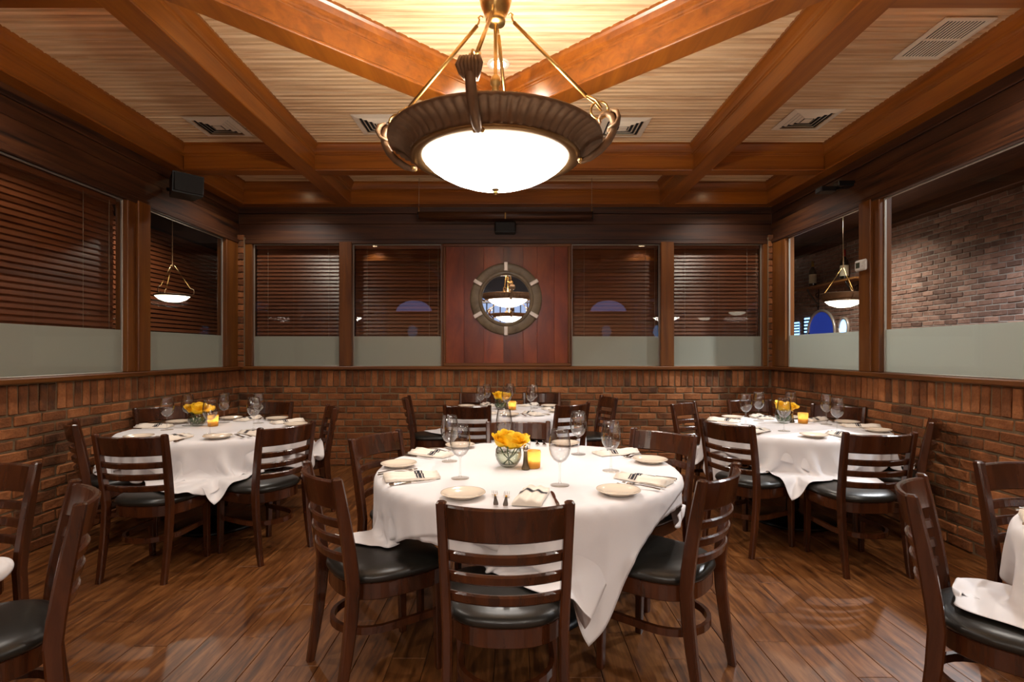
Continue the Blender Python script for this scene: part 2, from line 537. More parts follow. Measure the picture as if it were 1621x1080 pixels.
# ------------------------------------------------------------------ brick walls
BL, BH, SH = 0.213, 0.0755, 0.205      # brick pitch, course pitch, soldier height
RB = random.Random(3)
BV = []
for k in range(5):
    BV.append(MB().box(-.5 * (BL - .012), .5 * (BL - .012), -.5 * (BH - .012), .5 * (BH - .012), -.03, .009, .0055, .0042, RB).mesh('brick'))
def brick_field(parent, org, u, n, length, z0, z1, soldier, maxparts, mat, order, umin=0.0):
    """bricks on the plane through org along u (unit, horizontal), facing n; rows from z0 up"""
    u, n = Vector(u), Vector(n)
    rot = Matrix((u, Vector((0, 0, 1)), n)).transposed()
    if rot.determinant() < 0:
        rot = Matrix((-u, Vector((0, 0, 1)), n)).transposed()
    q = rot.to_4x4()
    spots = []
    zt = z1 - (SH if soldier else 0)
    rows = int(round((zt - z0) / BH))
    bh = (zt - z0) / rows
    for r in range(rows):
        s = umin - (BL / 2 if r % 2 else 0) + RB.uniform(-.015, .015)
        while s < length:
            a, b = max(s, umin), min(s + BL, length)
            if b - a > .05:
                spots.append(((a + b) / 2, z0 + bh * (r + .5), (b - a) / BL, bh / BH, False))
            s += BL
    if soldier:
        s = umin
        while s < length - .03:
            w = min(BH, length - s)
            spots.append((s + w / 2, z1 - SH / 2, SH / BL, w / BH, True))
            s += BH
    spots.sort(key=order)
    stuff = MB()
    for i, (s, z, su, sz, so) in enumerate(spots):
        p = Vector(org) + u * s
        p.z = z
        j = RB.uniform(-.004, .005)
        ro = q @ Matrix.Rotation((math.pi / 2 if so else 0) + RB.uniform(-.02, .02), 4, 'Z') @ Matrix.Rotation(RB.uniform(-.02, .02), 4, 'X')
        mx = Matrix.Translation(p + n * j) @ ro @ Matrix.Diagonal((su * RB.uniform(.985, 1), sz * RB.uniform(.95, 1.02), 1, 1))
        me = BV[i % 5]
        if i < maxparts:
            o = bpy.data.objects.new('brick', me)
            COL.objects.link(o)
            o.parent = parent
            o.matrix_local = mx
            if not me.materials:
                me.materials.append(None)
            o.material_slots[0].link = 'OBJECT'
            o.material_slots[0].material = mat
        else:
            stuff.add([mx @ v.co for v in me.vertices], [tuple(pl.vertices) for pl in me.polygons])
    if stuff.v:
        tag(obj('brickwork', stuff, mat, parent, recalc=False), kind='stuff')

wall_back = thing('wall_back', 'brick back wall with a dark oak frieze', kind='structure')
wall_left = thing('wall_left', 'brick left wall with a dark oak frieze', kind='structure')
wall_right = thing('wall_right', 'brick right wall with a dark oak frieze', kind='structure')
obj('mortar_bed', MB().box(XL - .12, XR + .12, YB, YB + .12, 0, SILL - .02), 'mortar', wall_back)
obj('mortar_bed', MB().box(XL - .12, XL, YN, YB, 0, SILL - .02), 'mortar', wall_left)
obj('mortar_bed', MB().box(XR, XR + .12, YN, YB, 0, SILL - .02), 'mortar', wall_right)
brick_field(wall_back, (XL, YB, 0), (1, 0, 0), (0, -1, 0), XR - XL, 0.0, SILL - .02, True, 300, M['brick'], lambda t: (-t[1] if not t[4] else -9))
brick_field(wall_left, (XL, 0, 0), (0, 1, 0), (1, 0, 0), YB, 0.0, SILL - .02, True, 300, M['brick'], lambda t: (t[0] < 3.1, t[0] if t[0] > 3.1 else -t[0]), umin=0.0)
brick_field(wall_right, (XR, 0, 0), (0, 1, 0), (-1, 0, 0), YB, 0.0, SILL - .02, True, 300, M['brick'], lambda t: (t[0] < 3.0, t[0] if t[0] > 3.0 else -t[0]), umin=0.0)
# narrow brick piers in the two far corners, between the windows
for (x0, x1, w) in ((XL, XL + .085, wall_back), (XR - .06, XR, wall_back)):
    obj('mortar_bed', MB().box(x0, x1, YB - .045, YB + .12, SILL - .02, HEAD + .04), 'mortar', w)
    z = SILL
    k = 0
    while z < HEAD:
        for (face, sw) in ((0, 1),):
            o = bpy.data.objects.new('brick', BV[k % 5]); COL.objects.link(o); o.parent = w
            o.matrix_local = Matrix.Translation(((x0 + x1) / 2, YB - .05, z + BH / 2)) @ Matrix.Rotation(math.pi / 2, 4, 'X') @ Matrix.Diagonal(((x1 - x0) / BL, 1, 1, 1))
            o.material_slots[0].link = 'OBJECT'; o.material_slots[0].material = M['brick']
        z += BH
        k += 1

# dark oak frieze boards above the windows
def boards(parent, wall, mat):
    hs = [HEAD, HEAD + .205, HEAD + .33, ZC]
    for i in range(3):
        z0, z1 = hs[i] + .002, hs[i + 1] - .002
        pr = (.012, .0, .008)[i]
        if wall == 'b':
            obj('frieze_board', MB().box(XL, XR, YB - pr, YB + .10, z0, z1, .004), mat, parent)
        elif wall == 'l':
            obj('frieze_board', MB().box(XL - .1, XL + pr, YN, YB, z0, z1, .004), mat, parent)
        else:
            obj('frieze_board', MB().box(XR - pr, XR + .1, YN, YB, z0, z1, .004), mat, parent)
    zt = HEAD + .02
    if wall == 'b':
        obj('head_casing', MB().box(XL, XR, YB - .03, YB, HEAD - .035, HEAD + .018, .006), mat, parent)
    elif wall == 'l':
        obj('head_casing', MB().box(XL, XL + .03, YN, YB, HEAD - .035, HEAD + .018, .006), mat, parent)
    else:
        obj('head_casing', MB().box(XR - .03, XR, YN, YB, HEAD - .035, HEAD + .018, .006), mat, parent)
boards(wall_back, 'b', 'oak_x')
boards(wall_left, 'l', 'oak_y')
boards(wall_right, 'r', 'oak_y')
# sills
obj('sill', MB().box(XL, XR, YB - .05, YB + .10, SILL - .02, SILL + .022, .008), 'sill_x', wall_back)
obj('sill', MB().box(XL - .10, XL + .05, YN, YB - .05, SILL - .02, SILL + .022, .008), 'sill_y', wall_left)
obj('sill', MB().box(XR - .05, XR + .10, YN, YB - .05, SILL - .02, SILL + .022, .008), 'sill_y', wall_right)

# ------------------------------------------------------------------ windows
def wx(px): return (px - HX) * YB / F
def yl(px): return XL * F / (px - HX)
def yr(px): return XR * F / (px - HX)
WIN = [0]
def window(wall, a, b, frost_h=FROST, label=''):
    """one glazed opening between a and b along the wall; pane, frosted film, glazing strip"""
    WIN[0] += 1
    w = thing('window_%d' % WIN[0], label, kind='structure')
    z0, z1 = SILL + .022, HEAD - .03
    g = .012
    def bx(n, u0, u1, v0, v1, dep0, dep1, mat, bev=0.003):
        mb = MB()
        if wall == 'b': mb.box(u0, u1, YB + dep0, YB + dep1, v0, v1, bev)
        elif wall == 'l': mb.box(XL - dep1, XL - dep0, u0, u1, v0, v1, bev)
        else: mb.box(XR + dep0, XR + dep1, u0, u1, v0, v1, bev)
        return obj(n, mb, mat, w)
    bx('glazing_strip', a, a + g, z0, z1, .02, .04, 'gasket')
    bx('glazing_strip', b - g, b, z0, z1, .02, .04, 'gasket')
    bx('glazing_strip', a, b, z1 - g, z1, .02, .04, 'gasket')
    bx('glazing_strip', a, b, z0, z0 + g * .6, .02, .04, 'gasket')
    mb = MB()
    d = .03
    if wall == 'b':
        q = [(a, YB + d, z0), (b, YB + d, z0), (b, YB + d, z1), (a, YB + d, z1)]
    elif wall == 'l':
        q = [(XL - d, a, z0), (XL - d, b, z0), (XL - d, b, z1), (XL - d, a, z1)]
    else:
        q = [(XR + d, a, z0), (XR + d, b, z0), (XR + d, b, z1), (XR + d, a, z1)]
    obj('pane', mb.add(q, [(0, 1, 2, 3)]), 'glass', w, recalc=False)
    bx('frosted_film', a + g, b - g, z0 + g * .6, frost_h, .031, .033, 'frost', 0)
    return w

def post(parent, wall, a, b, proud=.03, name='mullion'):
    mb = MB()
    z0, z1 = SILL + .022, HEAD - .01
    e = .022
    if wall == 'b':
        mb.box(a, b, YB - proud, YB + .09, z0, z1, .006)
    elif wall == 'l':
        mb.box(XL - .09, XL + proud, a, b, z0, z1, .006)
    else:
        mb.box(XR - proud, XR + .09, a, b, z0, z1, .006)
    return obj(name, mb, 'frame', parent)

# back wall: two windows, mirror panel, two windows
post(wall_back, 'b', wx(385), wx(400), .02)
post(wall_back, 'b', wx(538), wx(558), .035)
post(wall_back, 'b', wx(699), wx(706), .02)
post(wall_back, 'b', wx(899), wx(905), .02)
post(wall_back, 'b', wx(1045), wx(1066), .035)
post(wall_back, 'b', wx(1207), wx(1221), .02)
BWIN = [(wx(400), wx(538), 'back window next to the far left corner'), (wx(558), wx(699), 'back window left of the round mirror'),
        (wx(905), wx(1045), 'back window right of the round mirror'), (wx(1066), wx(1207), 'back window next to the far right corner')]
for a, b, t in BWIN:
    window('b', a, b, label=t)
# left wall
LB0, LB1 = yl(199), yl(232)
post(wall_left, 'l', yl(356), YB - .05, .02)
post(wall_left, 'l', LB0, LB0 + .10, .018)
post(wall_left, 'l', LB0 + .10, LB1, .04)
post(wall_left, 'l', 1.75, 2.0, .04)
window('l', LB1, yl(356), label='narrow window at the far end of the left wall')
window('l', 2.0, LB0, label='large window of the left wall')
window('l', YN, 1.75, label='window of the left wall beside the camera')
# right wall
RB0, RB1 = yr(1395), yr(1366)
post(wall_right, 'r', yr(1245), YB - .05, .02)
post(wall_right, 'r', RB0, RB0 + .10, .018)
post(wall_right, 'r', RB0 + .08, RB1, .04)
post(wall_right, 'r', 1.75, 2.0, .04)
window('r', RB1, yr(1245), label='narrow window at the far end of the right wall')
window('r', 2.0, RB0, label='large window of the right wall')
window('r', YN, 1.75, label='window of the right wall beside the camera')

# ------------------------------------------------------------------ blinds
SP = 0.0445
def blind(wall, a, b, label, off=.09, tilt=58, z0=SILL + .03, z1=HEAD - .035, group=None, sp=SP):
    if wall == 'b':
        root = thing('venetian_blind', label, 'blind', ((a + b) / 2, YB + off, z0), 0, group)
    else:
        x = XL - off if wall == 'l' else XR + off
        root = thing('venetian_blind', label, 'blind', (x, (a + b) / 2, z0), -math.pi / 2 if wall == 'l' else math.pi / 2, group)
        # local +y points away from the room after the turn
        root.rotation_euler = (0, 0, math.pi / 2 if wall == 'l' else -math.pi / 2)
    w = (b - a) / 2 - .012
    t = math.radians(tilt)
    mt = 'slat'
    me = None
    h = z1 - z0
    obj('head_rail', MB().box(-w, w, -.025, .025, h - .045, h, .004), mt, root)
    obj('bottom_rail', MB().box(-w, w, -.02, .02, .0, .016, .004), mt, root)
    cs, sn = math.cos(t), math.sin(t)
    hw = .0255
    m = MB()
    pts = []
    for q in (-1, -.33, .33, 1):
        yy = hw * q * cs
        zz = hw * q * sn + .0025 * (1 - q * q)
        pts.append((yy, zz))
    th = .0028
    vs = []
    for x in (-w, w):
        for (yy, zz) in pts:
            vs.append((x, yy, zz + th / 2))
        for (yy, zz) in pts:
            vs.append((x, yy, zz - th / 2))
    fs = []
    for q in range(3):
        fs.append((q, q + 1, 8 + q + 1, 8 + q))
        fs.append((4 + q + 1, 4 + q, 12 + q, 12 + q + 1))
    fs += [(0, 8, 12, 4), (3, 7, 15, 11), (0, 4, 5, 1), (1, 5, 6, 2), (2, 6, 7, 3), (8, 9, 13, 12), (9, 10, 14, 13), (10, 11, 15, 14)]
    me = m.add(vs, fs).mesh('slat')
    me.materials.append(M[mt])
    k = 0
    z = .04
    while z < h - .06:
        o = bpy.data.objects.new('slat', me)
        COL.objects.link(o)
        o.parent = root
        o.location = (0, 0, z)
        z += sp
    for sx in (-.72, .72):
        obj('ladder_cord', MB().tube([(sx * w, -.026, 0.01), (sx * w, -.026, h - .03)], .0014, 5), 'cord', root)
    obj('lift_cord', MB().tube([(w * .93, -.032, h * .12), (w * .93, -.032, h - .03)], .0018, 5), 'cord', root)
    return root
blind('b', BWIN[0][0], BWIN[0][1], 'dark brown wooden blind in the back window next to the left corner', tilt=66)
blind('b', BWIN[1][0], BWIN[1][1], 'dark brown wooden blind in the back window left of the mirror', tilt=62)
blind('b', BWIN[2][0], BWIN[2][1], 'dark brown wooden blind in the back window right of the mirror', tilt=72)
blind('b', BWIN[3][0], BWIN[3][1], 'dark brown wooden blind in the back window next to the right corner', tilt=67)
blind('l', 2.02, LB0 - .01, 'wide dark wooden blind in the large left window', tilt=72)

# ------------------------------------------------------------------ what lies outside the glass
def room_shell():
    # dark passage behind the back wall
    tag(obj('wall_passage', MB().box(XL - .2, XR + .2, YB + 1.1, YB + 1.2, 0, 3.6), 'hallwall'), kind='structure')
    # space behind the left windows
    tag(obj('wall_vestibule_side', MB().box(-5.75, -5.65, -1.2, 12.6, 0, 3.9), 'hallwall'), kind='structure')
    tag(obj('wall_vestibule_end', MB().box(-5.7, XL - .2, 12.5, 12.6, 0, 3.9), 'hallwall'), kind='structure')
    tag(obj('floor_vestibule', MB().box(-5.7, XL - .12, YN, 12.6, -.05, 0), 'hallfloor'), kind='structure')
    tag(obj('ceiling_vestibule', MB().box(-5.7, XL - .1, YN, 12.6, 3.6, 3.65), 'hallwall'), kind='structure')
    # space behind the right windows
    tag(obj('floor_side_room', MB().box(XR + .12, 6.4, YN, 14.6, -.05, 0), 'hallfloor'), kind='structure')
    tag(obj('ceiling_side_room', MB().box(XR + .1, 6.4, YN, 14.6, 3.55, 3.6), 'oak_y'), kind='structure')
    tag(obj('wall_side_room_end', MB().box(XR + .1, 6.4, 14.5, 14.6, 0, 3.6), 'hallwall'), kind='structure')
room_shell()
wall_beyond = thing('wall_side_room', 'brown brick wall of the room beyond the right windows', kind='structure')
XB = 6.2
obj('mortar_bed', MB().box(XB, XB + .12, YN, 14.5, 0, 3.56), 'mortar_grey', wall_beyond)
brick_field(wall_beyond, (XB, 0, 0), (0, 1, 0), (-1, 0, 0), 13.2, 1.52, 3.38, False, 300, M['brick_side'], lambda t: t[0] if t[0] > 5.7 else 99 - t[0], umin=4.6)
obj('crown_beam', MB().box(XB - .16, XB + .02, YN, 14.5, 3.38, 3.56, .01), 'oak_y', wall_beyond)

# ------------------------------------------------------------------ ceiling: beadboard strips and beams
ceiling = thing('ceiling', 'whitewashed beadboard ceiling between orange-brown beams', kind='structure')
cb = MB()
y = YN
BW_ = 0.058
while y < YB:
    y1 = min(y + BW_, YB)
    c = [(XL, y + .006, ZC), (XR, y + .006, ZC), (XR, y1 - .020, ZC), (XL, y1 - .020, ZC),
         (XL, y1 - .010, ZC - .0065), (XR, y1 - .010, ZC - .0065), (XL, y1, ZC + .004), (XR, y1, ZC + .004), (XL, y, ZC + .004), (XR, y, ZC + .004)]
    cb.add(c, [(0, 3, 2, 1), (3, 4, 5, 2), (4, 6, 7, 5), (0, 1, 9, 8)])
    y = y1
tag(obj('beadboard', cb, 'bead', ceiling, recalc=False), kind='stuff')
obj('ceiling_deck', MB().box(XL - .1, XR + .1, YN, YB + .1, ZC + .006, ZC + .05), 'bead', ceiling)

def beam(p0, p1, w, mat, sides=(1, 1), label='', dz=0.0):
    """box beam between two plan points with a lipped bottom board and a crown moulding on each side"""
    p0, p1 = Vector(p0), Vector(p1)
    L = (p1 - p0).length
    ang = math.atan2(p1.y - p0.y, p1.x - p0.x)
    root = thing('ceiling_beam', label, None, kind='structure')
    mx = Matrix.Translation((p0.x, p0.y, 0)) @ Matrix.Rotation(ang, 4, 'Z')
    obj('beam_body', MB().box(0, L, -w / 2 + .006, w / 2 - .006, ZB + .012 + dz, ZC, .003, mat=mx), mat, root)
    obj('bottom_board', MB().box(0, L, -w / 2 - .004, w / 2 + .004, ZB + dz, ZB + .02 + dz, .005, mat=mx), mat, root)
    for s, on in zip((1, -1), sides):
        if not on: continue
        e = w / 2 - .007
        pr = [(0, ZC), (.050, ZC), (.050, ZC - .018), (.038, ZC - .03), (.022, ZC - .06), (.016, ZC - .078), (.016, ZC - .092), (.006, ZC - .098), (.006, ZC - .108), (0, ZC - .112)]
        vs, fs = [], []
        for x in (0, L):
            for (o, z) in pr:
                vs.append(mx @ Vector((x, s * (e + o), z)))
        k = len(pr)
        for q in range(k):
            fs.append((q, (q + 1) % k, k + (q + 1) % k, k + q))
        fs += [tuple(range(k)), tuple(range(k, 2 * k))]
        obj('crown_moulding', MB().add(vs, fs), mat, root)
    return root
XLf, XRf = -3.135, 2.975
beam((XL, YB - .075), (XR, YB - .075), .15, 'beam_x', (0, 1), 'beam along the top of the back wall', .003)
beam((XLf, 5.185), (XRf, 5.185), .14, 'beam_x', (1, 1), 'cross beam in front of the back wall', .003)
beam(((XL + XLf) / 2, YN), ((XL + XLf) / 2, YB - .1), XLf - XL, 'beam_y', (0, 1), 'beam along the top of the left wall')
beam(((XR + XRf) / 2, YN), ((XR + XRf) / 2, YB - .1), XR - XRf, 'beam_y', (1, 0), 'beam along the top of the right wall')
beam((-1.965, YN), (-1.965, YB - .1), .17, 'beam_y', (1, 1), 'long beam left of the chandelier')
beam((1.805, YN), (1.805, YB - .1), .17, 'beam_y', (1, 1), 'long beam right of the chandelier')
beam((XLf, 2.615), (-1.965, 2.615), .17, 'beam_x', (1, 1), 'short cross beam at the upper left', .003)
beam((1.805, 2.615), (XRf, 2.615), .17, 'beam_x', (1, 1), 'short cross beam at the upper right', .003)
beam((-1.92, 2.32), (CX + .04, 4.14), .17, 'beam_d1', (1, 1), 'diagonal beam left of the chandelier', .0055)
beam((1.75, 2.32), (CX - .04, 4.14), .17, 'beam_d2', (1, 1), 'diagonal beam right of the chandelier', .007)

# ceiling diffusers, return grille, recessed lamp
def diffuser(x, y, label):
    r = thing('ceiling_vent', label, 'vent', (x, y, ZC), 0, 'square ceiling diffusers')
    s = .205
    def ring(o, i, z0, z1, name):
        vs = [(-o, -o, z0), (o, -o, z0), (o, o, z0), (-o, o, z0), (-i, -i, z1), (i, -i, z1), (i, i, z1), (-i, i, z1)]
        vs += [(a, b, c + .004) for a, b, c in vs]
        fs = []
        for k in range(4):
            q = (k + 1) % 4
            fs += [(k, q, 4 + q, 4 + k), (8 + k, 12 + k, 12 + q, 8 + q), (k, 8 + k, 8 + q, q), (4 + k, 4 + q, 12 + q, 12 + k)]
        obj(name, MB().add(vs, fs), 'vent', r)
    ring(s, s - .05, -.012, -.022, 'frame')
    for k, o in enumerate((.140, .105, .070)):
        ring(o, o - .022, -.004, -.020, 'louvre')
    obj('centre_plate', MB().box(-.036, .036, -.036, .036, -.022, -.016, .002), 'vent', r)
    obj('backing', MB().box(-.155, .155, -.155, .155, -.0075, -.0065), 'dark', r)
diffuser(-2.57, 4.70, 'square ceiling vent above the left-hand table')
diffuser(2.50, 4.56, 'square ceiling vent above the right-hand table')
diffuser(-1.14, 4.66, 'square ceiling vent half hidden on the left of the chandelier')
diffuser(0.97, 4.72, 'square ceiling vent half hidden on the right of the chandelier')
g = thing('return_grille', 'long cream slotted ceiling grille at the upper right', 'vent', (2.71, 3.39, ZC))
gm = MB()
for a in ((-.155, -.125, -.225, .225), (.125, .155, -.225, .225), (-.125, .125, -.225, -.195), (-.125, .125, .195, .225), (-.125, .125, -.008, .008)):
    gm.box(a[0], a[1], a[2], a[3], -.014, -.005, .002)
obj('frame', gm, 'vent', g)
obj('backing', MB().box(-.13, .13, -.2, .2, -.0068, -.0062), 'dark', g)
for k in range(12):
    x = -.118 + k * .236 / 11
    o = obj('slat', MB().box(x - .0045, x + .0045, -.195, .195, -.012, -.0072, .001), 'vent', g)
def downlight(label, x, y, e, size=130):  # shared by the ceiling lights and the added unseen fill lights
    dl = thing('ceiling_or_fill_light', label, 'lamp', (x, y, ZC))
    obj('trim_ring', MB().lathe([(.052, -.004), (.075, -.008), (.08, -.002), (.08, .0), (.052, 0)], 28, close=True), 'white', dl)
    obj('lens', MB().lathe([(.0001, -.0052), (.03, -.0055), (.052, -.005)], 24), 'bulb', dl)
    ld = bpy.data.lights.new('downlight_beam', 'SPOT')
    ld.energy = e
    ld.color = (1, .92, .83)
    ld.spot_size = math.radians(size)
    ld.spot_blend = .5
    ld.shadow_soft_size = .045
    lo = bpy.data.objects.new('downlight_beam', ld)
    COL.objects.link(lo)
    lo.parent = dl
    lo.location = (0, 0, -.03)
downlight('small lit recessed ceiling light behind the chandelier rods', -.095, 3.69, DOWN_W * .75)
downlight('recessed ceiling light in the far left ceiling bay', -2.58, 5.72, DOWN_W * .8, 130)
downlight('recessed ceiling light in the far right ceiling bay', 2.42, 5.72, DOWN_W * .8, 130)
downlight('added fill light hidden behind the chandelier bowl', -.09, 4.62, DOWN_W * 1.6, 140)  # added out of sight to light the back table
downlight('added unseen fill light behind the short left cross beam', -2.58, 2.86, DOWN_W * 1.2, 140)  # hidden from view, added to light the left-hand table
downlight('added unseen fill light behind the short right cross beam', 2.42, 2.86, DOWN_W * 1.2, 140)  # added likewise, unseen, for the right-hand table
downlight('added unseen fill light above the lower left table', -2.5, 1.1, DOWN_W, 140)  # added above the frame as overhead fill
downlight('added unseen fill light above the lower right table', 2.4, 1.1, DOWN_W, 140)  # added fill, outside the view

# ------------------------------------------------------------------ chandelier
CZ = 2.33
def chandelier(label, loc, group=None, lights=True, bowl='bowl'):
    r = thing('chandelier', label, 'chandelier', loc, 0, group)       # origin at the level of the ring
    obj('glass_bowl', MB().lathe([(.0001, -.138), (.06, -.135), (.12, -.127), (.18, -.112), (.24, -.089), (.295, -.060), (.335, -.032), (.364, -.002), (.372, .012)], 48), bowl, r)
    obj('bronze_ring', MB().lathe([(.360, .004), (.362, -.004), (.39, -.008), (.416, -.006), (.428, .004), (.42, .012), (.364, .012)], 64, close=True), 'ringgold', r)
    pr = [(.424, .004), (.432, .02), (.448, .040), (.472, .058), (.505, .072), (.528, .078), (.537, .084), (.534, .094), (.526, .096), (.500, .082), (.470, .070), (.440, .050), (.420, .022), (.415, .008)]
    sh = MB()
    n = 192
    vs, fs = [], []
    for i in range(n):
        a = 2 * math.pi * i / n
        for k, (rr, z) in enumerate(pr):
            f = .0065 * math.cos(64 * a) if 1 <= k <= 5 else 0
            vs.append(((rr + f) * math.cos(a), (rr + f) * math.sin(a), z - f))
    k = len(pr)
    for i in range(n):
        j = (i + 1) % n
        for q in range(k):
            w = (q + 1) % k
            fs.append((i * k + q, j * k + q, j * k + w, i * k + w))
    obj('fluted_shade', sh.add(vs, fs, True), 'bronze', r)
    for ang in (262, 172, 82, 352):
        a = math.radians(ang)
        c, s = math.cos(a), math.sin(a)
        def P(rr, z, t=0.0): return (rr * c - t * s, rr * s + t * c, z)
        curve = [(.415, -.014), (.435, -.024), (.47, -.012), (.52, .022), (.562, .066), (.586, .112), (.592, .155), (.578, .19), (.552, .203), (.528, .195), (.518, .175), (.524, .158)]
        rad = [.010, .014, .017, .019, .019, .018, .018, .017, .014, .011, .008, .006]
        arm = obj('scroll_arm', MB().tube([P(*p) for p in curve], rad, 10, flat=1.25), 'bronze', r)
        crest = MB()
        for q in range(7):
            b = (q - 3) * .0125
            crest.tube([P(.560, .122, b * .6), P(.598, .138, b), P(.612, .165, b * 1.25), P(.604, .198, b), P(.575, .214, b * .6)], [.005, .009, .010, .008, .004], 6)
        obj('leaf_crest', crest, 'bronze', arm)
        fb = MB()
        fb.sphere(P(.428, -.022, .016), .012).sphere(P(.428, -.022, -.016), .012)
        obj('ball_foot', fb, 'brass', arm)
        ring = [P(.520 + .042 * math.cos(t), .222 + .042 * math.sin(t)) for t in [2 * math.pi * q / 20 for q in range(21)]]
        obj('link_ring', MB().tube(ring, .0055, 7), 'brass', r)
        obj('yoke', MB().tube([P(.53, .225, .02), P(.50, .265, .022), P(.462, .292, .012), P(.455, .298, 0), P(.462, .292, -.012), P(.50, .265, -.022), P(.53, .225, -.02)], .005, 7), 'brass', r)
        rod = obj('rod', MB().tube([P(.458, .292), P(.095, .690)], .0095, 10), 'brass', r)
        obj('rod_hook', MB().tube([P(.100, .685), P(.088, .702), P(.083, .718), P(.088, .73), P(.078, .738), P(.066, .728)], .005, 7), 'brass', rod)
    zs = ZC - loc[2]
    obj('stem', MB().tube([(0, 0, .02), (0, 0, .70)], .010, 10), 'brass', r)
    obj('finial_acorn', MB().lathe([(.008, .335), (.017, .345), (.020, .36), (.017, .372), (.026, .385), (.028, .402), (.022, .42), (.012, .432)], 18), 'brass', r)
    obj('hub', MB().lathe([(.001, .690), (.048, .692), (.050, .712), (.046, .722), (.058, .74), (.075, .78), (.082, .81), (.07, .83), (.03, .84), (.014, .86), (.012, zs - .05), (.055, zs - .035), (.065, zs)], 32, flute=.0), 'brass', r)
    obj('bottom_finial', MB().lathe([(.001, -.176), (.010, -.172), (.013, -.164), (.009, -.157), (.018, -.151), (.019, -.148)], 16), 'brass', r)
    for i in range(3):
        a = 2 * math.pi * i / 3 + .6
        p = (.17 * math.cos(a), .17 * math.sin(a), .035)
        obj('bulb', MB().sphere(p, .030, 12, 8), 'bulb', r)
        if lights:
            l = bpy.data.lights.new('bulb_light', 'POINT')
            l.energy = BULB_W
            l.color = (1, .89, .77)
            l.shadow_soft_size = .036
            q = bpy.data.objects.new('bulb_light', l)
            COL.objects.link(q)
            q.parent = r
            q.location = (p[0] * .9, p[1] * .9, .075)
    return r
chandelier('large bronze bowl chandelier lit above the nearest table', (CX, 2.72, CZ))
for x_, w_ in ((-4.62, 'west'), (CX, 'middle'), (4.35, 'east')):  # west and east ones added unseen as even fill; bowls boosted
    chandelier('unseen bronze bowl chandelier for fill in the hall behind, %s one of three' % w_, (x_, -2.3, CZ), lights=(w_ == 'middle'), bowl='bowl_hall_fill')

# ------------------------------------------------------------------ mirror panel on the back wall
pan = thing('wood_panel', 'square cherry wood stave panel behind the round mirror', 'panel', (wx(802), YB - .02, SILL + .022))
px0, px1 = wx(705), wx(900)
bounds = [706.2, 735, 766, 797, 828, 850, 877, 898.8]
for i in range(7):
    a, b = wx(bounds[i]), wx(bounds[i + 1])
    obj('stave', MB().box(a + .0006, b - .0006, YB - .028, YB - .002, SILL + .0225, HEAD - .036, .0012), 'stave', pan, world=True)
for a in ((px0 - .02, px1 + .02, SILL + .0225, SILL + .06), (px0 - .02, px1 + .02, HEAD - .071, HEAD - .036)):
    obj('edge_moulding', MB().box(a[0], a[1], YB - .052, YB - .0285, a[2], a[3], .007), 'sill_x', pan, world=True)
for a in ((px0 - .02, px0 + .012), (px1 - .012, px1 + .02)):
    obj('edge_moulding', MB().box(a[0], a[1], YB - .052, YB - .0285, SILL + .06, HEAD - .071, .007), 'frame', pan, world=True)

def lathe_y(prof, n, c, flute=0):
    """lathe around an axis pointing at the room (-y); prof = (radius, towards room)"""
    mb = MB()
    k = len(prof)
    vs, fs = [], []
    for i in range(n):
        a = 2 * math.pi * i / n
        for (r, t) in prof:
            vs.append((c[0] + r * math.cos(a), c[1] - t, c[2] + r * math.sin(a)))
    for i in range(n):
        j = (i + 1) % n
        for q in range(k - 1):
            fs.append((i * k + q, j * k + q, j * k + q + 1, i * k + q + 1))
    return mb.add(vs, fs, True)
mc = (wx(801), YB - .03, EYE + (557 - 474) * YB / F)
mir = thing('round_mirror', 'round porthole mirror with wooden ring and six metal clips', 'mirror', mc)
rr = .427
obj('wood_ring', lathe_y([(.285, .0), (.290, .03), (.300, .04), (.40, .034), (.422, .026), (rr, .014), (rr, .0)], 72, (0, 0, 0)), 'mframe', mir)
obj('inner_ring', lathe_y([(.284, .0), (.284, .032), (.292, .052), (.302, .056), (.310, .048), (.316, .05), (.326, .040), (.330, .028)], 72, (0, 0, 0)), 'mframe', mir)
lg_ = lathe_y([(.0001, .012), (.15, .012), (.286, .012)], 72, (0, 0, 0))
lg_.sm = [False] * len(lg_.sm)
obj('looking_glass', lg_, 'mirror', mir)
for i in range(6):
    a = math.radians(90 + 60 * i)
    mx = Matrix.Rotation(-(a - math.pi / 2), 4, 'Y')
    obj('clip', MB().box(-.024, .024, -.058, -.03, .328, .436, .006, mat=mx), 'clip', mir)

# ------------------------------------------------------------------ small wall fittings
def speaker():
    p = at(287, 297, 2.9)
    r = thing('wall_speaker', 'black box loudspeaker on a bracket high on the left wall', 'speaker', (-3.02, 4.95, 2.78), math.radians(50))
    mb = MB()
    vs = [(-.10, .08, 0), (.10, .08, 0), (.13, -.08, .02), (-.13, -.08, .02), (-.10, .08, .17), (.10, .08, .17), (.13, -.10, .20), (-.13, -.10, .20)]
    mb.add(vs, [(0, 1, 2, 3), (7, 6, 5, 4), (0, 4, 5, 1), (1, 5, 6, 2), (2, 6, 7, 3), (3, 7, 4, 0)])
    obj('cabinet', mb, 'black', r)
    obj('grille', MB().box(-.12, .12, -.112, -.102, .028, .188, .004), 'grey', r)
    obj('bracket', MB().tube([(0, .08, .09), (-.02, .14, .10), (-.08, .20, .10)], .018, 8), 'black', r)
speaker()
r = thing('wall_sensor', 'pair of flat black sensor boxes on an arm on the right wall', 'sensor', (2.96, 4.9, 2.84))
obj('arm', MB().tube([(-.10, -.03, .005), (-.02, .02, .0), (.06, .0, .03), (.13, .02, .03)], .008, 8), 'black', r)
obj('housing', MB().box(-.17, -.03, -.05, .05, -.03, .02, .006), 'black', r)
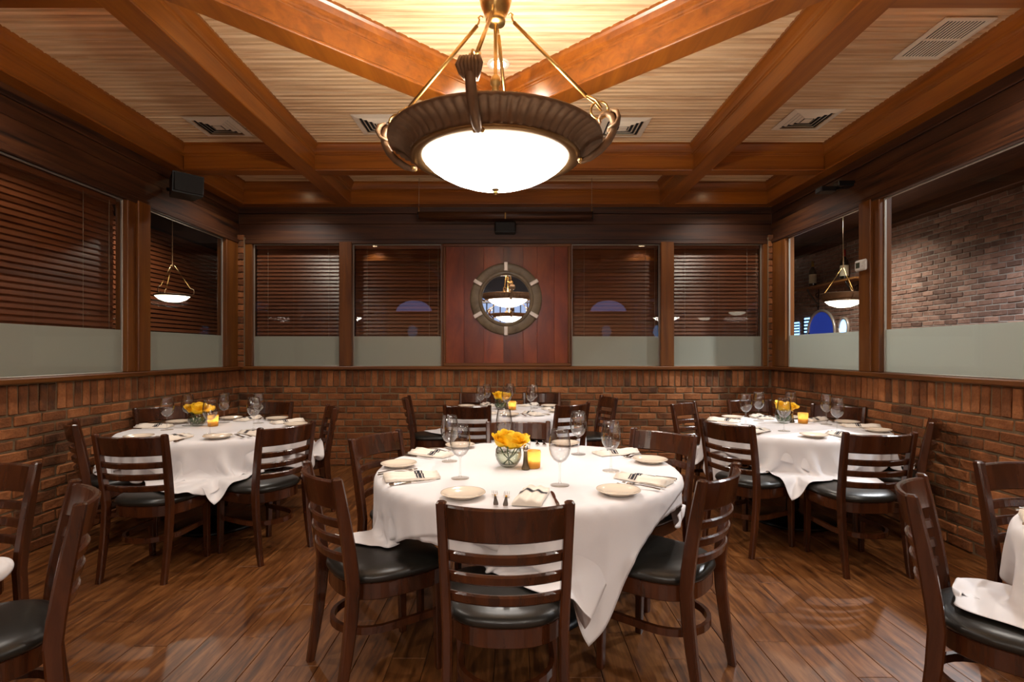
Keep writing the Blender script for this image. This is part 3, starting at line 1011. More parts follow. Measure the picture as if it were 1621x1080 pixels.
obj('housing', MB().box(-.01, .14, -.05, .05, .02, .07, .006), 'black', r)
r = thing('centre_speaker', 'small black loudspeaker above the round mirror', 'speaker', (wx(800), YB - .013, EYE + 197 * 6.3 / F))
obj('cabinet', MB().box(-.125, .125, -.14, 0, -.065, .065, .012), 'black', r)
obj('grille', MB().box(-.115, .115, -.148, -.139, -.055, .055, .004), 'grey', r)
sd = 6.12
r = thing('projection_screen', 'rolled-up dark projection screen tube hung by two wires', 'screen', ((800 - HX) * sd / F, sd, EYE + 216 * sd / F))
obj('casing', MB().tube([(-.99, 0, 0), (.99, 0, 0)], .042, 14), 'oak_x', r)
for s in (-.985, .985):
    obj('end_cap', MB().tube([(s, 0, 0), (s * 1.012, 0, 0)], .046, 14), 'black', r)
    obj('wire', MB().tube([(s, 0, .04), (s, 0, ZC - (EYE + 216 * sd / F))], .0025, 6), 'cord', r)
    obj('hook', MB().tube([(s, 0, .03), (s, .0, .10)], .005, 6), 'brass', r)
obj('pull_tab', MB().box(-.008, .008, -.05, -.04, -.05, .02, .002), 'brass', r)
r = thing('thermostat', 'white wall thermostat with a grey display on the window post', 'thermostat', (XR - .042, (RB0 + RB1) / 2 + .06, 2.115), -math.pi / 2)
obj('case', MB().box(-.075, .075, -.024, .0, -.048, .048, .011), 'white', r)
obj('display', MB().box(-.054, -.002, -.0262, -.0225, -.022, .026, .001), 'lcd', r)
for k in range(2):
    obj('button', MB().box(.024, .044, -.027, -.022, -.012 + k * .024, .004 + k * .024, .002), 'white', r)

# ------------------------------------------------------------------ things beyond the right windows
sh = thing('wall_shelf', 'oak shelf with iron brackets on the brick wall beyond the right window', 'shelf', (XB - .13, 10.3, 2.63))
obj('board', MB().box(-.13, .13, -1.0, 1.0, 0, .035, .004), 'shelf', sh)
for yy in (-.7, .55):
    pts = [(.12, yy, -.42), (.10, yy, -.30), (.02, yy, -.22), (-.06, yy, -.10), (-.11, yy, -.02), (-.09, yy, -.005)]
    b = MB().tube(pts, .018, 8)
    b.tube([(.125, yy, -.44), (.125, yy, 0)], .016, 8)
    b.tube([(.10 + .06 * math.cos(t) * (1 - t / 9), yy, -.14 + .07 * math.sin(t) * (1 - t / 9)) for t in [q * .5 for q in range(14)]], .012, 7)
    obj('bracket', b, 'black', sh)
def bottle(name, label, loc, s, cap, lab):
    r = thing(name, label, 'bottle', loc)
    pr = [(.001, 0), (.044, .0), (.046, .01), (.046, .20), (.042, .225), (.022, .265), (.016, .29), (.015, .34), (.017, .345), (.017, .36), (.001, .36)]
    obj('glass_body', MB().lathe([(a * s, b * s) for a, b in pr], 20), 'wine_bottle', r)
    obj('paper_label', MB().lathe([(.0465 * s, .05 * s), (.0468 * s, .06 * s), (.0468 * s, .17 * s), (.0465 * s, .175 * s)], 20), lab, r)
    obj('foil_cap', MB().lathe([(.0185 * s, .27 * s), (.0175 * s, .30 * s), (.0178 * s, .362 * s), (.001, .363 * s)], 16), cap, r)
bottle('wine_bottle', 'gold-necked bottle on the shelf beyond the right window', (XB - .13, 10.85, 2.665), 1.45, 'gold', 'paper')
bottle('wine_bottle', 'red-capped bottle with a tall pale label on the shelf', (XB - .13, 9.82, 2.665), 1.55, 'redcap', 'paper')
def small_pendant(label, loc, s=1.0, drop=1.0, group='bowl pendants in the adjoining rooms', shade=False):
    r = thing('bowl_pendant', label, 'pendant lamp', loc, 0, group)
    obj('glass_bowl', MB().lathe([(.0001, -.10 * s), (.10 * s, -.09 * s), (.19 * s, -.055 * s), (.25 * s, 0), (.252 * s, .008 * s)], 28), 'bowl_far', r)
    obj('rim', MB().lathe([(.25 * s, -.004), (.262 * s, .004), (.262 * s, .02), (.25 * s, .022)], 28, close=True), 'bronze', r)
    if shade:
        obj('fluted_shade', MB().lathe([(.255 * s, .015 * s), (.285 * s, .05 * s), (.315 * s, .11 * s), (.318 * s, .12 * s), (.305 * s, .115 * s), (.275 * s, .055 * s), (.248 * s, .02 * s)], 48, close=True), 'bronze', r)
    for k in range(3):
        a = 2 * math.pi * k / 3 + .4
        obj('scroll', MB().tube([(.255 * s * math.cos(a), .255 * s * math.sin(a), .0), (.31 * s * math.cos(a), .31 * s * math.sin(a), .06 * s), (.30 * s * math.cos(a), .30 * s * math.sin(a), .12 * s), (.25 * s * math.cos(a), .25 * s * math.sin(a), .14 * s)], .006 * s, 7), 'bronze', r)
        obj('rod', MB().tube([(.25 * s * math.cos(a), .25 * s * math.sin(a), .14 * s), (.02 * math.cos(a), .02 * math.sin(a), .50 * s)], .0035 * s, 6), 'brass', r)
    obj('stem', MB().tube([(0, 0, .48 * s), (0, 0, drop)], .006 * s, 7), 'bronze', r)
    return r
M['bowl_far'] = glow('lit_distant_bowl_glass', '#fff0d8', 5.0)
small_pendant('glowing bowl pendant in front of the brick wall beyond the right window', ((1335 - HX) * 8.2 / F, 8.2, EYE + 80 * 8.2 / F), 1.0, 3.55 - (EYE + 80 * 8.2 / F), shade=True)
small_pendant('glowing bowl pendant seen through the far left window', ((273 - HX) * 6.95 / F, 6.95, EYE + 88 * 6.95 / F), .80, 3.6 - (EYE + 88 * 6.95 / F))

def arched(name, label, c, w, h, mat, wall='x', depth=.06, cat='window', rim='mframe'):
    """arched glowing opening; wall 'x': faces -x, 'y': faces +y"""
    r = thing(name, label, cat, c)
    k = 14
    out = [(-w / 2, 0), (w / 2, 0)] + [(w / 2 * math.cos(math.pi * i / k), h - w / 2 * .9 + w / 2 * .9 * math.sin(math.pi * i / k)) for i in range(k + 1)]
    def T(u, v, t): return (t, -u, v) if wall == 'x' else (-u, t, v)
    sg = -1 if wall == 'x' else 1
    vs = [T(u, v, sg * .012) for u, v in out]
    obj('pane', MB().add(vs, [tuple(range(len(out)))]), mat, r)
    pts = [T(u, v, sg * .02) for u, v in out[1:]] + [T(out[0][0], out[0][1], sg * .02), T(out[1][0], out[1][1], sg * .02)]
    obj('frame', MB().tube(pts, .03, 7), rim, r)
    return r
arched('arched_window', 'blue dusk-lit arched window in the brick wall beyond the right window', (XB - .015, 10.72, 1.0), .92, 1.18, 'dusk', rim='clip')
def porthole(label, c, rad, mat, wall='x'):
    r = thing('porthole_window', label, 'window', c)
    mb, mr = MB(), MB()
    n = 24
    def T(u, v, t): return (t, u, v) if wall == 'x' else (u, t, v)
    sg = -1 if wall == 'x' else 1
    mb.add([T(rad * math.cos(2 * math.pi * i / n), rad * 1.25 * math.sin(2 * math.pi * i / n), sg * .012) for i in range(n)], [tuple(range(n))])
    obj('pane', mb, mat, r)
    obj('frame', mr.tube([T(rad * math.cos(2 * math.pi * i / n), rad * 1.25 * math.sin(2 * math.pi * i / n), sg * .014) for i in range(n + 1)], .028, 7), 'clip', r)
porthole('small oval light blue window beside the blue arch', (XB - .015, 10.0, 1.81), .14, 'teal')
for (px, lab, hh) in ((1263, 'slim blue-lit shutter farthest along the side room wall', .55), (1279, 'slim blue-lit shutter next to the blue arch', .62)):
    yy = XB * F / (px - HX)
    s = thing('lit_shutter', lab, 'shutter', (XB - .02, yy, 1.45))
    obj('light_panel', MB().box(-.004, .0, -.10, .10, 0, hh), 'teal', s)
    for q in range(9):
        obj('slat', MB().box(-.03, -.006, -.11, .11, q * hh / 9, q * hh / 9 + hh / 19, .002), 'black', s)
# unseen ceiling lamps beyond the glass and in the hall, mostly added fill
def wash(label, loc, e, c=(1, .93, .84), size=120, group=None):
    r = thing('ceiling_or_fill_light', label, 'lamp', loc, 0, group)
    obj('trim_ring', MB().lathe([(.052, -.004), (.075, -.008), (.08, -.002), (.08, .0), (.052, 0)], 28, close=True), 'white', r)
    obj('lens', MB().lathe([(.0001, -.0052), (.03, -.0055), (.052, -.005)], 24), 'bulb', r)
    l = bpy.data.lights.new('wash_light', 'SPOT')
    l.energy = e
    l.color = c
    l.spot_size = math.radians(size)
    l.spot_blend = .8
    l.shadow_soft_size = .05
    o = bpy.data.objects.new('wash_light', l)
    COL.objects.link(o)
    o.parent = r
    o.location = (0, 0, -.04)
wash('ceiling light near the brick wall outside the large right window', (4.6, 5.2, 3.55), 560, (.92, .93, 1.0), 150)
wash('added unseen fill light far along the brick wall outside the right windows', (5.0, 8.6, 3.55), 220, (1, .90, .78), 150)  # added out of view to light the shelf end of the wall
wash('added unseen fill light outside the right window beside the viewer', (4.5, 3.1, 3.55), 260, (.92, .93, 1.0), 150)  # added unseen to brighten the frosted band and the brick
wash('added unseen fill light outside the large left window', (-4.9, 2.9, 3.6), 40, (1, .90, .78), 150)  # added out of view; lights the left frosted film
wash('added unseen fill light outside the narrow left window', (-4.6, 7.6, 3.6), 130, (1, .90, .78), 150)  # added unseen in the vestibule
# tall slatted shutters on the far side of the vestibule
def shutter_wall():
    r = thing('slatted_shutter', 'dark slatted shutter wall behind the far left window', 'shutter', (-5.55, 9.0, 0.9))
    obj('frame', MB().box(-.06, -.02, -2.4, 2.4, 0, 2.4), 'dark', r)
    me = MB().box(-.02, .02, -2.38, 2.38, 0, .055, .004, mat=Matrix.Rotation(math.radians(-14), 4, 'Y')).mesh('slat')
    me.materials.append(M['slat_y'])
    for k in range(34):
        o = bpy.data.objects.new('slat', me)
        COL.objects.link(o)
        o.parent = r
        o.location = (0, 0, .02 + k * .069)
shutter_wall()

# ------------------------------------------------------------------ the hall behind the camera (seen only in the mirror and in the glass)
def hall():
    tag(obj('wall_hall_end', MB().box(-9, 9, -9.2, -9.0, 0, 4.3), 'hallpaint'), kind='structure')
    tag(obj('wall_hall_west', MB().box(-9.1, -9, -9.2, YN, 0, 4.3), 'hallpaint'), kind='structure')
    tag(obj('wall_hall_east', MB().box(9, 9.1, -9.2, YN, 0, 4.3), 'hallpaint'), kind='structure')
    tag(obj('ceiling_hall', MB().box(-9, 9, -9.2, YN, 4.2, 4.3), 'hallceil'), kind='structure')
    tag(obj('floor_hall', MB().box(-9, 9, -9.2, YN, -.05, 0), 'hallfloor'), kind='structure')
    tag(obj('wall_hall_header', MB().box(-9, 9, YN - .1, YN, ZC, 4.3), 'oak_x'), kind='structure')
    tag(obj('wall_hall_return_west', MB().box(-9, -5.7, YN - .1, YN, 0, ZC), 'hallwall'), kind='structure')
    tag(obj('wall_hall_return_east', MB().box(6.4, 9, YN - .1, YN, 0, ZC), 'hallwall'), kind='structure')
    D = 2 * YB + 9.0
    for px, lab, mt in ((655, 'pale blue half-round window high in the hall behind, left', 'paleblue'), (963, 'pale blue half-round window high in the hall behind, right', 'paleblue')):
        r = thing('half_round_window', lab, 'window', ((px - HX) * D / F, -8.97, EYE + 63 * D / F))
        k = 16
        pts = [(.76 * math.cos(math.pi * i / k), 0, .50 * math.sin(math.pi * i / k)) for i in range(k + 1)]
        obj('pane', MB().add(pts, [tuple(range(k + 1))]), mt, r)
        obj('frame', MB().tube([(a, .01, b) for a, _, b in pts] + [(.76, .01, 0)], .03, 6), 'frame', r)
    for px, lab in ((653, 'oval lit porthole low in the hall behind, left'), (960, 'oval lit porthole low in the hall behind, middle'), (1041, 'oval lit porthole low in the hall behind, right')):
        porthole(lab, ((px - HX) * D / F, -8.97, EYE + 32 * D / F), .22, 'cool' if px < 1000 else 'teal', 'y')
    for px, py, dd, s, lab in ((439, 493, 18.0, 1.1, 'bowl pendant in the hall behind, far west'), (494, 505, 21.0, 1.0, 'bowl pendant in the hall behind, west'),
                               (1117, 503, 19.0, 1.0, 'bowl pendant in the hall behind, east'), (1168, 494, 17.0, 1.1, 'bowl pendant in the hall behind, far east')):
        small_pendant(lab, ((px - HX) * dd / F, 2 * YB - dd, EYE + (HY - py) * dd / F), s, 4.2 - (EYE + (HY - py) * dd / F))
    for k, (x_, y_) in enumerate(((-6, -3.2), (-2, -3.2), (2, -3.2), (6, -3.2), (-6, -6.8), (-2, -6.8), (2, -6.8), (6, -6.8))):
        wash('added fill light of the unseen hall behind the viewer', (x_, y_, 4.2), HALL_FILL_W, (1, .89, .78), 165, 'added fill lights of the hall behind')  # lamps added out of view so the hall gives soft fill
    # lit back bar
    bar = thing('back_bar', 'lit back bar shelves with glassware in the hall behind', 'shelf', (-.2, -8.6, 0))
    obj('cabinet', MB().box(-2.2, 2.2, -.3, .1, 0, 1.1, .01), 'shelf', bar)
    obj('light_panel', MB().box(-2.2, 2.2, -.32, -.28, 1.9, 3.5), 'cool', bar)
    for z in (2.05, 2.45, 2.80, 3.3):
        obj('shelf_board', MB().box(-2.2, 2.2, -.28, .12, z, z + .05, .004), 'white' if z != 2.80 else 'frame', bar)
    obj('soffit', MB().box(-3.2, 3.2, -.3, .3, 3.5, 4.2, .01), 'hallceil', bar)
    Rr = random.Random(5)
    for k in range(15):
        x = -1.9 + k * .27
        obj('upright', MB().box(x - .02, x + .02, -.27, .06, 1.9, 3.3), ('black', 'hallceil', 'frame', 'white')[k % 4], bar)
    for k in range(26):
        x, z = -1.8 + Rr.random() * 3.6, (2.10, 2.50, 2.85)[k % 3]
        h = Rr.uniform(.18, .30)
        obj('bottle_row', MB().lathe([(.04, 0), (.045, .02), (.045, h * .6), (.016, h * .8), (.016, h), (.001, h)], 10, (x, -.05, z)), ('wine_bottle', 'brass', 'white', 'redcap')[k % 4], bar)
hall()

# ------------------------------------------------------------------ chairs
CH = 0.88
def post_y(z):
    if z >= .44:
        return -.068 * ((z - .44) / .44) ** 1.25
    return -.055 * ((.44 - z) / .44) ** 1.5
def make_chair():
    """ladder-back chair; origin on the floor between the rear legs, faces +y"""
    r = thing('dining_chair', '', 'chair')
    for s in (-1, 1):
        vs, fs = [], []
        zs = [0, .08, .2, .32, .44, .52, .62, .72, .80, .86, CH - .006, CH]
        for i, z in enumerate(zs):
            x = s * (.194 + .013 * max(0, (z - .44) / .44))
            y = post_y(z)
            hw = .0165
            hd = .016 + .010 * math.sin(math.pi * min(1, z / .95))
            if i == len(zs) - 1:
                hw, hd = .011, hd * .7
            c = .006
            for (a, b) in ((-hw + c, -hd), (hw - c, -hd), (hw, -hd + c), (hw, hd - c), (hw - c, hd), (-hw + c, hd), (-hw, hd - c), (-hw, -hd + c)):
                vs.append((x + a, y + b, z))
        for i in range(len(zs) - 1):
            for q in range(8):
                w = (q + 1) % 8
                fs.append((i * 8 + q, i * 8 + w, i * 8 + 8 + w, i * 8 + 8 + q))
        fs += [tuple(range(8))[::-1], tuple((len(zs) - 1) * 8 + q for q in range(8))]
        lg = obj('back_post', MB().add(vs, fs), 'chair', r)
        obj('glide', MB().lathe([(.001, -.0005), (.010, 0), (.011, .004)], 10, (s * .194, post_y(0), 0)), 'white', lg)
    def bow(z0, z1, half, depth, th, name, zb=None):
        n = 12
        vs, fs = [], []
        c = min(.006, th * .4)
        for i in range(n + 1):
            t = -1 + 2 * i / n
            x = half * t
            zc = (z0 + z1) / 2
            base = post_y(zc)
            yb = base - depth * (1 - t * t)
            lean = (post_y(z1) - post_y(z0))
            def yy(z): return yb + (z - zc) / (z1 - z0) * lean
            sec = [(yy(z0) - th / 2 + c, z0), (yy(z0) + th / 2 - c, z0), (yy(z0) + th / 2, z0 + c), (yy(z1) + th / 2, z1 - c), (yy(z1) + th / 2 - c, z1), (yy(z1) - th / 2 + c, z1), (yy(z1) - th / 2, z1 - c), (yy(z0) - th / 2, z0 + c)]
            for (y, z) in sec:
                vs.append((x, y, z))
        k = 8
        for i in range(n):
            for q in range(k):
                w = (q + 1) % k
                fs.append((i * k + q, i * k + w, i * k + k + w, i * k + k + q))
        fs += [tuple(range(k))[::-1], tuple(n * k + q for q in range(k))]
        return obj(name, MB().add(vs, fs), 'chair', r)
    bow(.752, .868, .196, .056, .022, 'top_rail')
    bow(.676, .714, .194, .056, .018, 'back_slat')
    bow(.606, .644, .192, .054, .018, 'back_slat')
    bow(.536, .574, .191, .052, .018, 'back_slat')
    # seat outline: straight sides, rounded rear, gently bowed front
    def outline(g=0.0):
        pts = []
        n = 44
        for i in range(n):
            a = 2 * math.pi * i / n
            ca, sa = math.cos(a), math.sin(a)
            e = 2.6 if sa < 0 else 4.2
            rx, ry = .217 + g, .222 + g
            rad = (abs(ca) ** e + abs(sa) ** e) ** (-1 / e)
            x, y = rx * rad * ca, ry * rad * sa
            x *= 1 + .04 * (y / .22)
            pts.append((x, y + .205))
        return pts
    def loft(levels, mat, name, par, smooth=True):
        vs, fs = [], []
        k = None
        for (g, z) in levels:
            o = outline(g)
            k = len(o)
            vs += [(x, y, z) for x, y in o]
        for i in range(len(levels) - 1):
            for q in range(k):
                w = (q + 1) % k
                fs.append((i * k + q, i * k + w, (i + 1) * k + w, (i + 1) * k + q))
        fs += [tuple(range(k))[::-1], tuple((len(levels) - 1) * k + q for q in range(k))]
        return obj(name, MB().add(vs, fs, smooth), mat, par)
    loft([(-.004, .372), (.0, .376), (.0, .436), (-.004, .44)], 'chair', 'seat_frame', r, False)
    st = loft([(-.006, .438), (.006, .444), (.011, .454), (.008, .467), (-.004, .478), (-.03, .487), (-.07, .493), (-.12, .496), (-.17, .497)], 'vinyl', 'seat', r)
    for s in (-1, 1):
        vs, fs = [], []
        for (z, h) in ((0, .0145), (.012, .0155), (.38, .0185), (.40, .0185)):
            x, y = s * (.186), .372 + (.40 - z) * .02
            c = .004
            for (a, b) in ((-h + c, -h), (h - c, -h), (h, -h + c), (h, h - c), (h - c, h), (-h + c, h), (-h, h - c), (-h, -h + c)):
                vs.append((x + a, y + b, z))
        for i in range(3):
            for q in range(8):
                w = (q + 1) % 8
                fs.append((i * 8 + q, i * 8 + w, i * 8 + 8 + w, i * 8 + 8 + q))
        fs += [tuple(range(8))[::-1], tuple(24 + q for q in range(8))]
        lg = obj('front_leg', MB().add(vs, fs), 'chair', r)
        for z in (.235, .385):
            obj('screw_cap', MB().lathe([(.001, .0022), (.005, .0018), (.0058, 0)], 10).__class__().tube([(s * .186, .372 + .0185, z), (s * .186, .372 + .0225, z)], .0052, 10), 'brass', lg)
    # bentwood hoop stretcher
    hp = []
    for i in range(25):
        t = i / 24
        if t < .22:
            hp.append((-.166, .36 - t / .22 * .20, .22))
        elif t > .78:
            hp.append((.166, .16 + (t - .78) / .22 * .20, .22))
        else:
            a = math.pi + (t - .22) / .56 * math.pi
            hp.append((.166 * math.cos(a), .16 + .172 * math.sin(a), .22))
    obj('hoop_stretcher', MB().strip(hp, [(-.009, 0), (.009, 0), (.009, .03), (-.009, .03)]), 'chair', r)
    return r

# name, centre x, y, top radius, label noun
TABLES = {
    'front': (0.08, 2.85, .785),
    'left': (-2.33, 4.25, .685),
    'right': (2.27, 4.36, .685),
    'back': (-0.04, 5.60, .64),
    'nearleft': (-2.44, 1.50, .61),
    'nearright': (2.35, 1.52, .69),
}
TNAME = {'front': 'nearest round table', 'left': 'left-hand table', 'right': 'right-hand table', 'back': 'table below the mirror',
         'nearleft': 'lower left table', 'nearright': 'lower right table'}
# table, x, y of the rear-leg middle, facing degrees, label
CHAIRS = [
    ('front', -0.022, 1.795, 90, 'dark ladder-back chair seen from behind in the middle front of the nearest table'),
    ('front', -0.732, 2.241, 36, 'dark ladder-back chair at the near left side of the nearest table'),
    ('front', 0.792, 2.218, 141, 'dark ladder-back chair at the near right side of the nearest table'),
    ('front', -0.737, 3.122, -26, 'reddish-lit ladder-back chair at the far left of the nearest table'),
    ('front', 0.86, 3.205, 222, 'reddish-lit ladder-back chair at the far right of the nearest table'),
    ('front', 0.04, 3.645, 270, 'ladder-back chair behind the roses on the far side of the nearest table'),
    ('left', -2.23, 3.2, 88, 'dark ladder-back chair seen from behind at the left-hand table'),
    ('left', -1.55, 3.605, 151, 'ladder-back chair turned sideways at the near right of the left-hand table'),
    ('left', -1.66, 4.72, 207, 'ladder-back chair at the far right of the left-hand table'),
    ('left', -2.34, 5.13, 268, 'ladder-back chair facing forward on the far side of the left-hand table'),
    ('left', -3.04, 4.70, -33, 'ladder-back chair against the brick at the far left of the left-hand table'),
    ('left', -2.96, 3.74, 38, 'ladder-back chair seen edge-on between the left wall and the left-hand table'),
    ('right', 1.525, 3.725, 29, 'ladder-back chair turned sideways at the near left of the right-hand table'),
    ('right', 2.2, 3.28, 91, 'dark ladder-back chair seen from behind at the right-hand table'),
    ('right', 2.93, 3.86, 142, 'ladder-back chair seen edge-on between the right wall and the right-hand table'),
    ('right', 2.89, 4.8, 222, 'ladder-back chair against the brick at the far right of the right-hand table'),
    ('right', 2.38, 5.33, 270, 'ladder-back chair facing forward on the far side of the right-hand table'),
    ('right', 1.665, 5.03, -46, 'ladder-back chair at the far left of the right-hand table'),
    ('back', -0.4, 4.92, 82, 'ladder-back chair seen from behind at the left of the table below the mirror'),
    ('back', 0.525, 5.06, 130, 'ladder-back chair seen from behind at the right of the table below the mirror'),
    ('back', -1.05, 5.74, 7, 'ladder-back chair seen edge-on at the left end of the table below the mirror'),
    ('back', 0.97, 5.76, 192, 'ladder-back chair at the right end of the table below the mirror'),
    ('back', -0.40, 6.28, 272, 'ladder-back chair against the back wall, left of the roses'),
    ('back', 0.345, 6.28, 267, 'ladder-back chair against the back wall, right of the roses'),
    ('nearleft', -1.56, 1.82, 221, 'dark ladder-back chair cut off low at the left edge, nearer the viewer'),
    ('nearleft', -2.27, 2.255, 272, 'dark ladder-back chair at the left edge facing the viewer'),
    ('nearright', 1.53, 1.92, -41, 'dark ladder-back chair with cloth over its seat at the right edge'),
    ('nearright', 2.25, 2.28, 268, 'ladder-back chair cut off at the right edge in front of the brick'),
]
proto = make_chair()
for i, (t, x, y, fa, lab) in enumerate(CHAIRS):
    o = proto if i == 0 else copy_tree(proto)
    o.location = (x, y, 0)
    o.rotation_euler = (0, 0, math.radians(fa - 90))
    tag(o, lab, 'chair', 'ladder-back chairs of the dining room')

# ------------------------------------------------------------------ tables and draped cloths
TZ = 0.742
def make_table(key):
    x, y, R = TABLES[key]
    r = thing('round_table', 'round pedestal table hidden under white cloths, the ' + TNAME[key], 'table', (x, y, 0), 0, 'round dining tables')
    obj('table_top', MB().lathe([(.001, TZ - .038), (R - .032, TZ - .038), (R - .022, TZ - .028), (R - .022, TZ - .018), (R - .03, TZ - .010), (.001, TZ - .010)], 48), 'chair', r)
    obj('column', MB().lathe([(.045, .05), (.045, TZ - .05)], 18), 'iron', r)
    obj('top_spider', MB().box(-.25, .25, -.03, .03, TZ - .06, TZ - .038, .004).box(-.03, .03, -.25, .25, TZ - .06, TZ - .038, .004), 'iron', r)
    obj('base_plate', MB().lathe([(.001, 0), (.31, 0), (.315, .012), (.28, .026), (.12, .042), (.06, .06), (.045, .08)], 36), 'iron', r)

def drape(key, L, rot, zt, grow, seed, n=50, steps=95, iters=9, shift=(0, 0)):
    tx, ty, R = TABLES[key]
    R = R + grow
    rs = np.random.RandomState(seed)
    g = np.linspace(-L, L, n)
    u, v = np.meshgrid(g, g, indexing='ij')
    c, s = math.cos(rot), math.sin(rot)
    P = np.stack([u * c - v * s, u * s + v * c, np.full_like(u, zt)], -1)
    rad = np.hypot(P[..., 0], P[..., 1])
    pin = rad < R - .025
    wgt = np.where(pin, 0.0, 1.0)[..., None]
    h = 2 * L / (n - 1)
    seats = []
    for (t, x, y, fa, lab) in CHAIRS:
        if t == key:
            seats.append((x - tx, y - ty, math.radians(fa)))
    # start from a skirt already hanging off the edge, softly pleated
    P[..., 0] += shift[0]
    P[..., 1] += shift[1]
    rad = np.hypot(P[..., 0], P[..., 1])
    pin = rad < R - .025
    wgt = np.where(pin, 0.0, 1.0)[..., None]
    th = np.arctan2(P[..., 1], P[..., 0])
    drop = np.maximum(rad - (R - .01), 0)
    wave = sum(a_ * np.cos(k_ * th + p_) for a_, k_, p_ in zip((.10, .08, .06), (9, 13, 17), rs.uniform(0, 6.28, 3)))
    rr_ = np.where(drop > 0, R + .012 + np.minimum(drop, .35) * (.07 + wave), rad)
    zz_ = np.where(drop > 0, zt - drop * .97, zt)
    px_, py_ = rr_ * np.cos(th), rr_ * np.sin(th)
    for (sx, sy, fa) in seats:
        lx, ly = px_ - sx, py_ - sy
        fy = lx * math.cos(fa) + ly * math.sin(fa)
        fx = lx * math.sin(fa) - ly * math.cos(fa)
        on = (np.abs(fx) < .25) & (fy < .46) & (fy > -.1) & (zz_ < .51) & (drop > 0)
        ext = np.where(on, .51 - zz_, 0)
        ext = np.minimum(ext, np.maximum(fy - .04, 0))
        rr_ = rr_ + ext
        zz_ = np.where(on, .51 + .02 * ext, zz_)
        px_, py_ = rr_ * np.cos(th), rr_ * np.sin(th)
    P = np.stack([px_, py_, zz_], -1)
    Q = P.copy()
    t_ = .012
    cons = []
    def sl(a, b): return (slice(a, b))
    def pairs(di, dj, rest, k):
        for par in (0, 1):
            i = np.arange(n - di)
            j = np.arange(max(0, -dj), n - max(0, dj))
            I, J = np.meshgrid(i, j, indexing='ij')
            if di:
                m = ((I // di) % 2 == par)
            else:
                m = ((J // abs(dj)) % 2 == par)
            I, J = I[m], J[m]
            a = I * n + J
            b = (I + di) * n + J + dj
            keep = (wgt.reshape(-1)[a] + wgt.reshape(-1)[b]) > 0
            a, b = a[keep], b[keep]
            wa, wb = wgt.reshape(-1)[a], wgt.reshape(-1)[b]
            cons.append((a, b, rest, k, (wa / (wa + wb))[:, None], (wb / (wa + wb))[:, None]))
    pairs(1, 0, h, 1.0)
    pairs(0, 1, h, 1.0)
    pairs(1, 1, h * math.sqrt(2), .06)
    pairs(1, -1, h * math.sqrt(2), .06)
    pairs(2, 0, 2 * h, .03)
    pairs(0, 2, 2 * h, .03)
    dt = 1 / 60
    grav = np.array([0, 0, -9.8]) * dt * dt
    zc = zt - t_
    for st in range(steps):
        V = (P - Q) * .93
        Q = P.copy()
        P = P + (V + grav) * wgt
        X = P.reshape(-1, 3)
        for it in range(iters):
            for (a, b, rest, k, wa, wb) in cons:
                d = X[b] - X[a]
                ln = np.sqrt((d * d).sum(1, keepdims=True)) + 1e-9
                cr = d * ((ln - rest) / ln * k)
                X[a] += cr * wa
                X[b] -= cr * wb
            if it % 3 == 2:
                # rounded table edge
                r_ = np.hypot(X[:, 0], X[:, 1]) + 1e-9
                dr = r_ - (R - t_)
                dz = X[:, 2] - zc
                o = np.maximum(dr, 0)
                dist = np.hypot(o, dz)
                hit = (dist < t_) & (dr > 0)
                if hit.any():
                    f = t_ / np.maximum(dist[hit], 1e-6)
                    nr = (R - t_) + o[hit] * f
                    X[hit, 0] *= nr / r_[hit]
                    X[hit, 1] *= nr / r_[hit]
                    X[hit, 2] = zc + dz[hit] * f
                hit = (dr <= 0) & (X[:, 2] < zt) & (X[:, 2] > zt - .08)
                X[hit, 2] = zt
                inn = (dr < t_) & (X[:, 2] <= zt - .02) & (X[:, 2] > zt - .10)
                if inn.any():
                    X[inn, 0] *= R / r_[inn]
                    X[inn, 1] *= R / r_[inn]
                # chair seats carry the cloth
                for (sx, sy, fa) in seats:
                    lx, ly = X[:, 0] - sx, X[:, 1] - sy
                    fy = lx * math.cos(fa) + ly * math.sin(fa)
                    fx = lx * math.sin(fa) - ly * math.cos(fa)
                    ins = (np.abs(fx) < .238) & (fy > -.02) & (fy < .445) & (X[:, 2] < .507) & (X[:, 2] > .36)
                    if ins.any():
                        X[ins, 2] = .507
                        Xq = Q.reshape(-1, 3)
                        X[ins, :2] = Xq[ins, :2] * .8 + X[ins, :2] * .2
                    bk = (np.abs(fx) < .225) & (fy > -.16) & (fy < .03) & (X[:, 2] < .60) & (X[:, 2] > .40)
                    if bk.any():
                        mv = .03 - fy[bk]
                        X[bk, 0] += mv * math.cos(fa)
                        X[bk, 1] += mv * math.sin(fa)
                X[:, 2] = np.maximum(X[:, 2], .02)
                X[:, 0] = np.clip(X[:, 0], XL + .03 - tx, XR - .03 - tx)
        P = X.reshape(n, n, 3)
    me = bpy.data.meshes.new('tablecloth')
    idx = np.arange(n * n).reshape(n, n)
    f = np.stack([idx[:-1, :-1], idx[1:, :-1], idx[1:, 1:], idx[:-1, 1:]], -1).reshape(-1, 4)
    me.from_pydata(P.reshape(-1, 3).tolist(), [], f.tolist())
    me.polygons.foreach_set('use_smooth', [True] * len(f))
    me.update()
    return me
CLOTHS = [('front', .81, -.42, 1, 0), ('left', .84, -.297, 2, 0), ('right', .84, .349, 3, 0), ('back', .80, .55, 4, 0), ('nearleft', .76, .3, 5, 0), ('nearright', .86, .33, 6, 0),
          ('front', .835, -.60, 7, 1), ('left', .89, 1.065, 8, 1), ('right', .81, .873, 9, 1)]
for key in TABLES:
    make_table(key)
